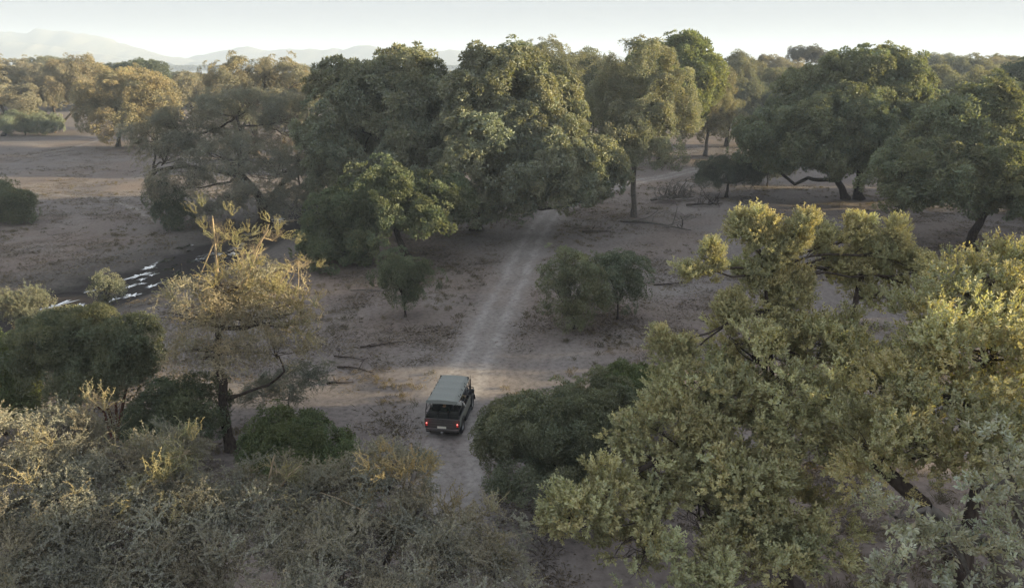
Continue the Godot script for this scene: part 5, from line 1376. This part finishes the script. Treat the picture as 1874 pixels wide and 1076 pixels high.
	tree("silver_tree", "nearest tree with pale silvery leaves along dark boughs", "tree", "", "silver", 261, Vector3(12.05, 0, -11.5), [[0.16, Vector3(0, 2.83, 0), Vector3(-2.36, 8.45, 0.6), Vector3(-3.56, 10.09, 0.4), Vector3(-4.4, 10.5, 0)], [0.12, Vector3(-2.36, 8.45, 0.6), Vector3(-2.44, 9.79, 0), Vector3(-3.04, 11.18, 0)]], [[Vector3(-3.21, 11.52, -0), Vector3(0.51, 0.42, 0.49)], [Vector3(-3.64, 11.09, 0.2), Vector3(0.37, 0.35, 0.35)], [Vector3(-2.74, 10.73, -0), Vector3(0.47, 0.57, 0.45)], [Vector3(-5.17, 10.59, 0.3), Vector3(0.37, 0.21, 0.35)], [Vector3(-4.8, 10.35, 0.6), Vector3(0.46, 0.13, 0.43)], [Vector3(-4.4, 10.16, 0.8), Vector3(0.45, 0.16, 0.43)], [Vector3(-5.4, 9.87, 1), Vector3(0.36, 0.25, 0.34)], [Vector3(-3.4, 10.12, 0.6), Vector3(0.64, 0.18, 0.61)], [Vector3(-4.06, 9.75, 1), Vector3(0.54, 0.13, 0.51)]], {"bough": 0.42, "gap": 0.36, "size": 0.36, "fill": 0.6, "fine": 5})
	o = tree("grey_acacia", "flat crowned grey thorn acacia filling the near corner", "tree", "", "grey_thorn", 262, Vector3(-12.08, 0, -16), [[0.26, Vector3(0, 0, 0), Vector3(1.57, 2.96, 1), Vector3(2.01, 6.37, 1)], [0.12, Vector3(1.87, 4.71, 1), Vector3(0.65, 7.24, 0), Vector3(-0.52, 8.72, -1)], [0.12, Vector3(1.87, 4.71, 1), Vector3(2.86, 7.08, 0), Vector3(2.85, 8.23, -1)]], [[Vector3(-0.46, 9.04, -1), Vector3(1.49, 0.41, 1.42)], [Vector3(1.54, 8.63, -0.6), Vector3(1.47, 0.29, 1.4)], [Vector3(2.85, 8.23, -1), Vector3(1.1, 0.28, 1.05)], [Vector3(0.95, 8.43, 0.6), Vector3(1.77, 0.34, 1.68)], [Vector3(3.13, 8.11, 0.8), Vector3(1.63, 0.32, 1.55)], [Vector3(0.69, 7.91, 1.6), Vector3(1.45, 0.4, 1.38)], [Vector3(2.66, 7.77, 2), Vector3(1.66, 0.34, 1.57)], [Vector3(4.59, 7.61, 1.6), Vector3(1.33, 0.34, 1.27)], [Vector3(4.66, 8.05, 0), Vector3(1.05, 0.27, 1)], [Vector3(1.43, 7.22, 2.6), Vector3(1.5, 0.28, 1.42)], [Vector3(4.1, 7.22, 2.6), Vector3(1.5, 0.28, 1.42)]], {"bough": 0.85, "fill": 0.95, "open": -0.07})
	grow(o, "thorn_top", 263, [[0.03, Vector3(1.33, 7.11, 0.5), Vector3(1.35, 8.05, 0)]], [[Vector3(-0.53, 8.99, -1.1), Vector3(1.5, 0.33, 1.43)], [Vector3(1.42, 8.51, -0.8), Vector3(1.49, 0.3, 1.42)], [Vector3(0.88, 8.37, 0.5), Vector3(1.78, 0.34, 1.69)], [Vector3(3.01, 7.97, 0.6), Vector3(1.65, 0.32, 1.57)], [Vector3(2.53, 7.61, 1.8), Vector3(1.68, 0.34, 1.59)], [Vector3(4.43, 7.92, -0.2), Vector3(1.06, 0.27, 1.01)]], {"fill": 0.16, "gap": 0.42, "size": 0.5, "bough": 0.7, "inside": 0.1, "fine": 4, "tint": Color(0.30, 0.275, 0.225), "ragged": 0.4}, "bough")
	grow(o, "thorn_top", 264, [[0.04, Vector3(2.54, 7.76, 0.4), Vector3(3.06, 8.46, 0.4), Vector3(3.48, 9.07, 0.4)]], [[Vector3(2.83, 8.37, -1.1), Vector3(0.76, 0.29, 0.72)], [Vector3(3.39, 8.74, 0.6), Vector3(0.63, 0.13, 0.6)], [Vector3(3.85, 9.14, -0), Vector3(0.39, 0.19, 0.37)]], {"size": 0.5, "gap": 0.3, "bough": 0.5, "fill": 0.65}, "bough")
	o = tree("grey_acacia", "grey thorn acacia with dry twig ends between track and near corner", "tree", "", "grey_thorn", 265, Vector3(-4.41, 0, -15), [[0.24, Vector3(0, 0, 0), Vector3(0.59, 3.99, 1), Vector3(0.9, 6.72, 1)], [0.1, Vector3(0.67, 5.14, 1), Vector3(-0.07, 7.16, 0), Vector3(-0.8, 8.05, -1)], [0.1, Vector3(0.67, 5.14, 1), Vector3(1.53, 7.32, 0), Vector3(1.99, 8.67, -1)]], [[Vector3(-0.8, 8.05, -1), Vector3(1.31, 0.21, 1.25)], [Vector3(1.07, 8.11, -1.4), Vector3(1.2, 0.22, 1.14)], [Vector3(0.51, 7.94, 0), Vector3(1.5, 0.23, 1.42)], [Vector3(2.3, 7.66, -0.4), Vector3(1.02, 0.24, 0.97)], [Vector3(-0.82, 7.91, 0.8), Vector3(1.31, 0.25, 1.25)], [Vector3(1.25, 7.77, 1.2), Vector3(1.64, 0.28, 1.55)], [Vector3(3.17, 7.61, 0.6), Vector3(1.09, 0.23, 1.04)], [Vector3(0.44, 7.55, 2), Vector3(1.57, 0.25, 1.49)], [Vector3(2.8, 7.55, 2), Vector3(1.45, 0.25, 1.38)], [Vector3(4.2, 7.32, 1), Vector3(0.6, 0.17, 0.57)]], {"bough": 0.75, "fill": 0.85, "open": -0.04})
	grow(o, "thorn_top", 266, [[0.03, Vector3(0.59, 7.54, 0.5), Vector3(0.8, 8.24, 0)]], [[Vector3(-0.83, 7.98, -1.1), Vector3(1.32, 0.21, 1.25)], [Vector3(1.05, 7.97, -1.5), Vector3(1.21, 0.22, 1.15)], [Vector3(0.46, 7.8, -0.2), Vector3(1.52, 0.23, 1.44)], [Vector3(2.27, 7.52, -0.6), Vector3(1.04, 0.24, 0.99)], [Vector3(1.2, 7.62, 1), Vector3(1.66, 0.28, 1.58)], [Vector3(3.16, 7.46, 0.4), Vector3(1.11, 0.23, 1.05)], [Vector3(4.32, 7.46, 0.6), Vector3(0.73, 0.24, 0.69)]], {"fill": 0.16, "gap": 0.42, "size": 0.5, "bough": 0.7, "inside": 0.1, "fine": 4, "tint": Color(0.30, 0.275, 0.225), "ragged": 0.4}, "bough")
	grow(o, "thorn_top", 267, [[0.03, Vector3(1.54, 7.73, -1), Vector3(1.7, 8.36, -1), Vector3(1.66, 8.83, -1)], [0.02, Vector3(1.64, 8.36, -1), Vector3(1.04, 8.83, -1), Vector3(0.61, 8.52, -1)]], [[Vector3(1.69, 8.63, -1.2), Vector3(0.66, 0.13, 0.62)], [Vector3(1.99, 8.52, -1), Vector3(0.52, 0.1, 0.49)], [Vector3(1.12, 8.65, -1.3), Vector3(0.4, 0.08, 0.38)]], {"size": 0.42, "gap": 0.32, "bough": 0.4, "fill": 0.6, "tint": Color(0.464, 0.382, 0.276)}, "bough")
	grow(o, "thorn_top", 268, [[0.03, Vector3(-1.75, 8.2, -1), Vector3(-1.59, 8.83, -1), Vector3(-1.49, 9.14, -1)], [0.03, Vector3(-1.47, 8.17, -1), Vector3(-1.16, 8.6, -1), Vector3(-0.84, 8.86, -1)]], [[Vector3(-1.5, 8.6, -1), Vector3(0.33, 0.18, 0.31)], [Vector3(-1.17, 8.52, -1), Vector3(0.29, 0.16, 0.27)]], {"size": 0.35, "gap": 0.34, "bough": 0.35, "fill": 0.5}, "bough")
	tree("mahogany_tree", "broad tree shading the long clearing outside the picture on the sunny side", "tree", "trees beyond the frame on the sunny side", "far", 269, Vector3(55, 0, -53.8), [[0.3, Vector3(0, 0, 0), Vector3(0.2, 3, 0.1), Vector3(-0.1, 6, 0)]], [[Vector3(0, 11.18, 0), Vector3(4.4, 3.82, 4.4)], [Vector3(-2.16, 7.35, 3.37), Vector3(4.4, 3.82, 4.4)], [Vector3(-4, 6.22, 0.05), Vector3(4.4, 3.82, 4.4)], [Vector3(-2.74, 9.72, -2.92), Vector3(4.4, 3.82, 4.4)], [Vector3(2.91, 10.84, -2.74), Vector3(4.4, 3.82, 4.4)]], {})
	tree("mahogany_tree", "tallest tree of the shade row outside the picture on the sunny side", "tree", "trees beyond the frame on the sunny side", "far", 270, Vector3(58, 0, -34.2), [[0.3, Vector3(0, 0, 0), Vector3(0.2, 3.68, 0.1), Vector3(-0.1, 7.36, 0)]], [[Vector3(0, 13.71, 0), Vector3(3.96, 4.69, 3.96)], [Vector3(-0.16, 13.21, 3.6), Vector3(3.96, 4.69, 3.96)], [Vector3(-3.6, 11.84, 0.12), Vector3(3.96, 4.69, 3.96)], [Vector3(-1.28, 9.68, -3.36), Vector3(3.96, 4.69, 3.96)], [Vector3(1.58, 8.42, -3.23), Vector3(3.96, 4.69, 3.96)]], {})
	tree("mahogany_tree", "tree at the near end of the shade row outside the picture on the sunny side", "tree", "trees beyond the frame on the sunny side", "far", 271, Vector3(55, 0, -25.5), [[0.3, Vector3(0, 0, 0), Vector3(0.2, 3.8, 0.1), Vector3(-0.1, 7.6, 0)]], [[Vector3(0, 14.16, 0), Vector3(3.3, 4.84, 3.3)], [Vector3(-0.12, 9.78, 3), Vector3(3.3, 4.84, 3.3)], [Vector3(-2.9, 10.58, 0.76), Vector3(3.3, 4.84, 3.3)], [Vector3(-0.81, 8.77, -2.89), Vector3(3.3, 4.84, 3.3)], [Vector3(1.15, 8.93, -2.77), Vector3(3.3, 4.84, 3.3)]], {})
	tree("mahogany_tree", "thin gapped tree within the shade row outside the picture on the sunny side", "tree", "trees beyond the frame on the sunny side", "far", 272, Vector3(60, 0, -12.8), [[0.3, Vector3(0, 0, 0), Vector3(0.2, 4.4, 0.1), Vector3(-0.1, 8.8, 0)]], [[Vector3(0, 16.39, 0), Vector3(3.85, 5.61, 3.85)], [Vector3(-0.16, 11.51, 3.5), Vector3(3.85, 5.61, 3.85)], [Vector3(-3.47, 13.64, 0.45), Vector3(3.85, 5.61, 3.85)], [Vector3(-0.87, 14.34, -3.39), Vector3(3.85, 5.61, 3.85)], [Vector3(2.79, 9.38, -2.11), Vector3(3.85, 5.61, 3.85)]], {})
	tree("mahogany_tree", "leaning tree within the shade row outside the picture on the sunny side", "tree", "trees beyond the frame on the sunny side", "far", 273, Vector3(70, 0, -15.5), [[0.3, Vector3(0, 0, 0), Vector3(0.2, 4.9, 0.1), Vector3(-0.1, 9.8, 0)]], [[Vector3(0, 18.25, 0), Vector3(3.58, 6.25, 3.58)], [Vector3(-1.02, 16.26, 3.09), Vector3(3.58, 6.25, 3.58)], [Vector3(-3.23, 13.41, -0.33), Vector3(3.58, 6.25, 3.58)], [Vector3(-2.37, 11.22, -2.22), Vector3(3.58, 6.25, 3.58)], [Vector3(2.4, 13.94, -2.19), Vector3(3.58, 6.25, 3.58)]], {})
	tree("mahogany_tree", "tall second row tree behind the shade row outside the picture on the sunny side", "tree", "trees beyond the frame on the sunny side", "far", 274, Vector3(57, 0, -3), [[0.3, Vector3(0, 0, 0), Vector3(0.2, 4.6, 0.1), Vector3(-0.1, 9.2, 0)]], [[Vector3(0, 17.13, 0), Vector3(4.4, 5.87, 4.4)], [Vector3(-0.22, 16.79, 3.99), Vector3(4.4, 5.87, 4.4)], [Vector3(-3.65, 11.97, 1.63), Vector3(4.4, 5.87, 4.4)], [Vector3(-2.66, 11.09, -2.99), Vector3(4.4, 5.87, 4.4)], [Vector3(3.46, 17.02, -2), Vector3(4.4, 5.87, 4.4)]], {})
	tree("mahogany_tree", "tree behind the viewpoint side of the shade row outside the picture on the sunny side", "tree", "trees beyond the frame on the sunny side", "far", 275, Vector3(62, 0, 8), [[0.3, Vector3(0, 0, 0), Vector3(0.2, 4.4, 0.1), Vector3(-0.1, 8.8, 0)]], [[Vector3(0, 16.39, 0), Vector3(4.95, 5.61, 4.95)], [Vector3(-2.21, 12.12, 3.92), Vector3(4.95, 5.61, 4.95)], [Vector3(-4.35, 14.18, 1.14), Vector3(4.95, 5.61, 4.95)], [Vector3(-3.11, 13.91, -3.25), Vector3(4.95, 5.61, 4.95)], [Vector3(3.64, 9.92, -2.65), Vector3(4.95, 5.61, 4.95)]], {})
	tree("mahogany_tree", "tree beyond the wide grey green tree outside the picture on the sunny side", "tree", "trees beyond the frame on the sunny side", "far", 276, Vector3(78, 0, -80), [[0.3, Vector3(0, 0, 0), Vector3(0.2, 3.4, 0.1), Vector3(-0.1, 6.8, 0)]], [[Vector3(0, 12.66, 0), Vector3(5.5, 4.33, 5.5)], [Vector3(0.58, 8.25, 4.97), Vector3(5.5, 4.33, 5.5)], [Vector3(-4.78, 10.82, -1.47), Vector3(5.5, 4.33, 5.5)], [Vector3(-3.08, 8.17, -3.94), Vector3(5.5, 4.33, 5.5)], [Vector3(2.21, 9.86, -4.49), Vector3(5.5, 4.33, 5.5)]], {})
	tree("mahogany_tree", "tree past the shade row toward the skyline outside the picture on the sunny side", "tree", "trees beyond the frame on the sunny side", "far", 277, Vector3(92, 0, -66), [[0.3, Vector3(0, 0, 0), Vector3(0.2, 3.2, 0.1), Vector3(-0.1, 6.4, 0)]], [[Vector3(0, 11.92, 0), Vector3(4.95, 4.08, 4.95)], [Vector3(-2.56, 10.74, 3.7), Vector3(4.95, 4.08, 4.95)], [Vector3(-3.74, 9.34, 2.5), Vector3(4.95, 4.08, 4.95)], [Vector3(-1.56, 8.54, -4.22), Vector3(4.95, 4.08, 4.95)], [Vector3(2.61, 8.76, -3.67), Vector3(4.95, 4.08, 4.95)]], {})
	tree("mahogany_tree", "tree beyond the two trunked tree outside the picture on the sunny side", "tree", "trees beyond the frame on the sunny side", "far", 278, Vector3(70, 0, -92), [[0.3, Vector3(0, 0, 0), Vector3(0.2, 3.4, 0.1), Vector3(-0.1, 6.8, 0)]], [[Vector3(0, 12.66, 0), Vector3(4.95, 4.33, 4.95)], [Vector3(-0.82, 12.43, 4.42), Vector3(4.95, 4.33, 4.95)], [Vector3(-4.5, 8.73, -0.03), Vector3(4.95, 4.33, 4.95)], [Vector3(-2.47, 10.02, -3.76), Vector3(4.95, 4.33, 4.95)], [Vector3(2.39, 10.59, -3.82), Vector3(4.95, 4.33, 4.95)]], {})
	tree("mahogany_tree", "far tree of the sunny side wood outside the picture on the sunny side", "tree", "trees beyond the frame on the sunny side", "far", 279, Vector3(96, 0, -104), [[0.3, Vector3(0, 0, 0), Vector3(0.2, 3.6, 0.1), Vector3(-0.1, 7.2, 0)]], [[Vector3(0, 13.41, 0), Vector3(5.5, 4.59, 5.5)], [Vector3(-2.28, 13.09, 4.45), Vector3(5.5, 4.59, 5.5)], [Vector3(-4.52, 12.27, 2.14), Vector3(5.5, 4.59, 5.5)], [Vector3(-3.77, 9.9, -3.28), Vector3(5.5, 4.59, 5.5)], [Vector3(2.51, 7.31, -4.32), Vector3(5.5, 4.59, 5.5)]], {})
	tree("mahogany_tree", "outer tree of the sunny side wood outside the picture on the sunny side", "tree", "trees beyond the frame on the sunny side", "far", 280, Vector3(112, 0, -88), [[0.3, Vector3(0, 0, 0), Vector3(0.2, 3.6, 0.1), Vector3(-0.1, 7.2, 0)]], [[Vector3(0, 13.41, 0), Vector3(5.5, 4.59, 5.5)], [Vector3(-1.68, 7.92, 4.71), Vector3(5.5, 4.59, 5.5)], [Vector3(-5, 11.81, 0.01), Vector3(5.5, 4.59, 5.5)], [Vector3(-1.92, 10.01, -4.62), Vector3(5.5, 4.59, 5.5)], [Vector3(4.41, 10.41, -2.36), Vector3(5.5, 4.59, 5.5)]], {})
	tree("mahogany_tree", "outer tree behind the tallest shade tree outside the picture on the sunny side", "tree", "trees beyond the frame on the sunny side", "far", 281, Vector3(84, 0, -24), [[0.3, Vector3(0, 0, 0), Vector3(0.2, 3.4, 0.1), Vector3(-0.1, 6.8, 0)]], [[Vector3(0, 12.66, 0), Vector3(4.95, 4.33, 4.95)], [Vector3(0.28, 10.09, 4.49), Vector3(4.95, 4.33, 4.95)], [Vector3(-4.27, 8.01, -1.43), Vector3(4.95, 4.33, 4.95)], [Vector3(-0.82, 12.46, -4.43), Vector3(4.95, 4.33, 4.95)], [Vector3(3.45, 11.05, -2.89), Vector3(4.95, 4.33, 4.95)]], {})
	tree("mahogany_tree", "outermost tree of the sunny side wood outside the picture on the sunny side", "tree", "trees beyond the frame on the sunny side", "far", 282, Vector3(130, 0, -130), [[0.3, Vector3(0, 0, 0), Vector3(0.2, 4, 0.1), Vector3(-0.1, 8, 0)]], [[Vector3(0, 14.9, 0), Vector3(6.05, 5.1, 6.05)], [Vector3(-3.22, 11.64, 4.46), Vector3(6.05, 5.1, 6.05)], [Vector3(-5.3, 10.26, -1.45), Vector3(6.05, 5.1, 6.05)], [Vector3(0.17, 13.87, -5.5), Vector3(6.05, 5.1, 6.05)], [Vector3(1.98, 12.72, -5.13), Vector3(6.05, 5.1, 6.05)]], {})
	dead_wood("long forked grey fallen branch before the slender tree", Vector3(16.82, 0, -83.53), -0.6, 9, 0.2, 7, 801, bark_grey, 0.35, "fallen_branch", "fallen dead branches")
	dead_wood("short grey fallen branch lying across from the bush pair", Vector3(9.63, 0, -80.94), 0.05, 3.2, 0.12, 4, 802, bark_dark, 0.3, "fallen_branch", "fallen dead branches")
	dead_wood("heap of dead grey brush under the slender tree", Vector3(22.35, 0, -100.01), 0.3, 6.5, 0.24, 42, 803, bark_grey, 1.1, "brush_pile", "")
	dead_wood("dead brush lying beside the small thorn tree", Vector3(25.73, 0, -96.02), 0.1, 5, 0.16, 16, 804, bark_dark, 0.5, "brush_pile", "")
	dead_wood("thin dark stick pile on the clearing left of the track", Vector3(-8.82, 0, -46.15), 0.2, 3, 0.06, 5, 805, bark_dark, 0.25, "fallen_branch", "fallen dead branches")
	dead_wood("dark stick lying near the thin grey thorn bush", Vector3(-10.53, 0, -43.67), -0.5, 2.4, 0.06, 4, 806, bark_dark, 0.25, "fallen_branch", "fallen dead branches")
	dead_wood("dark crooked stick left of the sandy patch", Vector3(-9.81, 0, -41.91), -0.4, 2.6, 0.07, 4, 807, bark_dark, 0.2, "fallen_branch", "fallen dead branches")
	dead_wood("pale straight branch on the ground behind the loose bush", Vector3(-11.76, 0, -58.11), 0, 3.6, 0.06, 2, 808, bark_grey, 0.1, "fallen_branch", "fallen dead branches")
	dead_wood("black log fragment lying beside the sandy patch", Vector3(-10.37, 0, -40.12), 0.1, 1.6, 0.09, 2, 809, bark_dark, 0.15, "fallen_branch", "fallen dead branches")
	dead_wood("crooked branch lying past the bush pair", Vector3(13.91, 0, -60.46), 0.3, 3.4, 0.08, 5, 810, bark_dark, 0.3, "fallen_branch", "fallen dead branches")
	make_litter()
	make_vehicle()
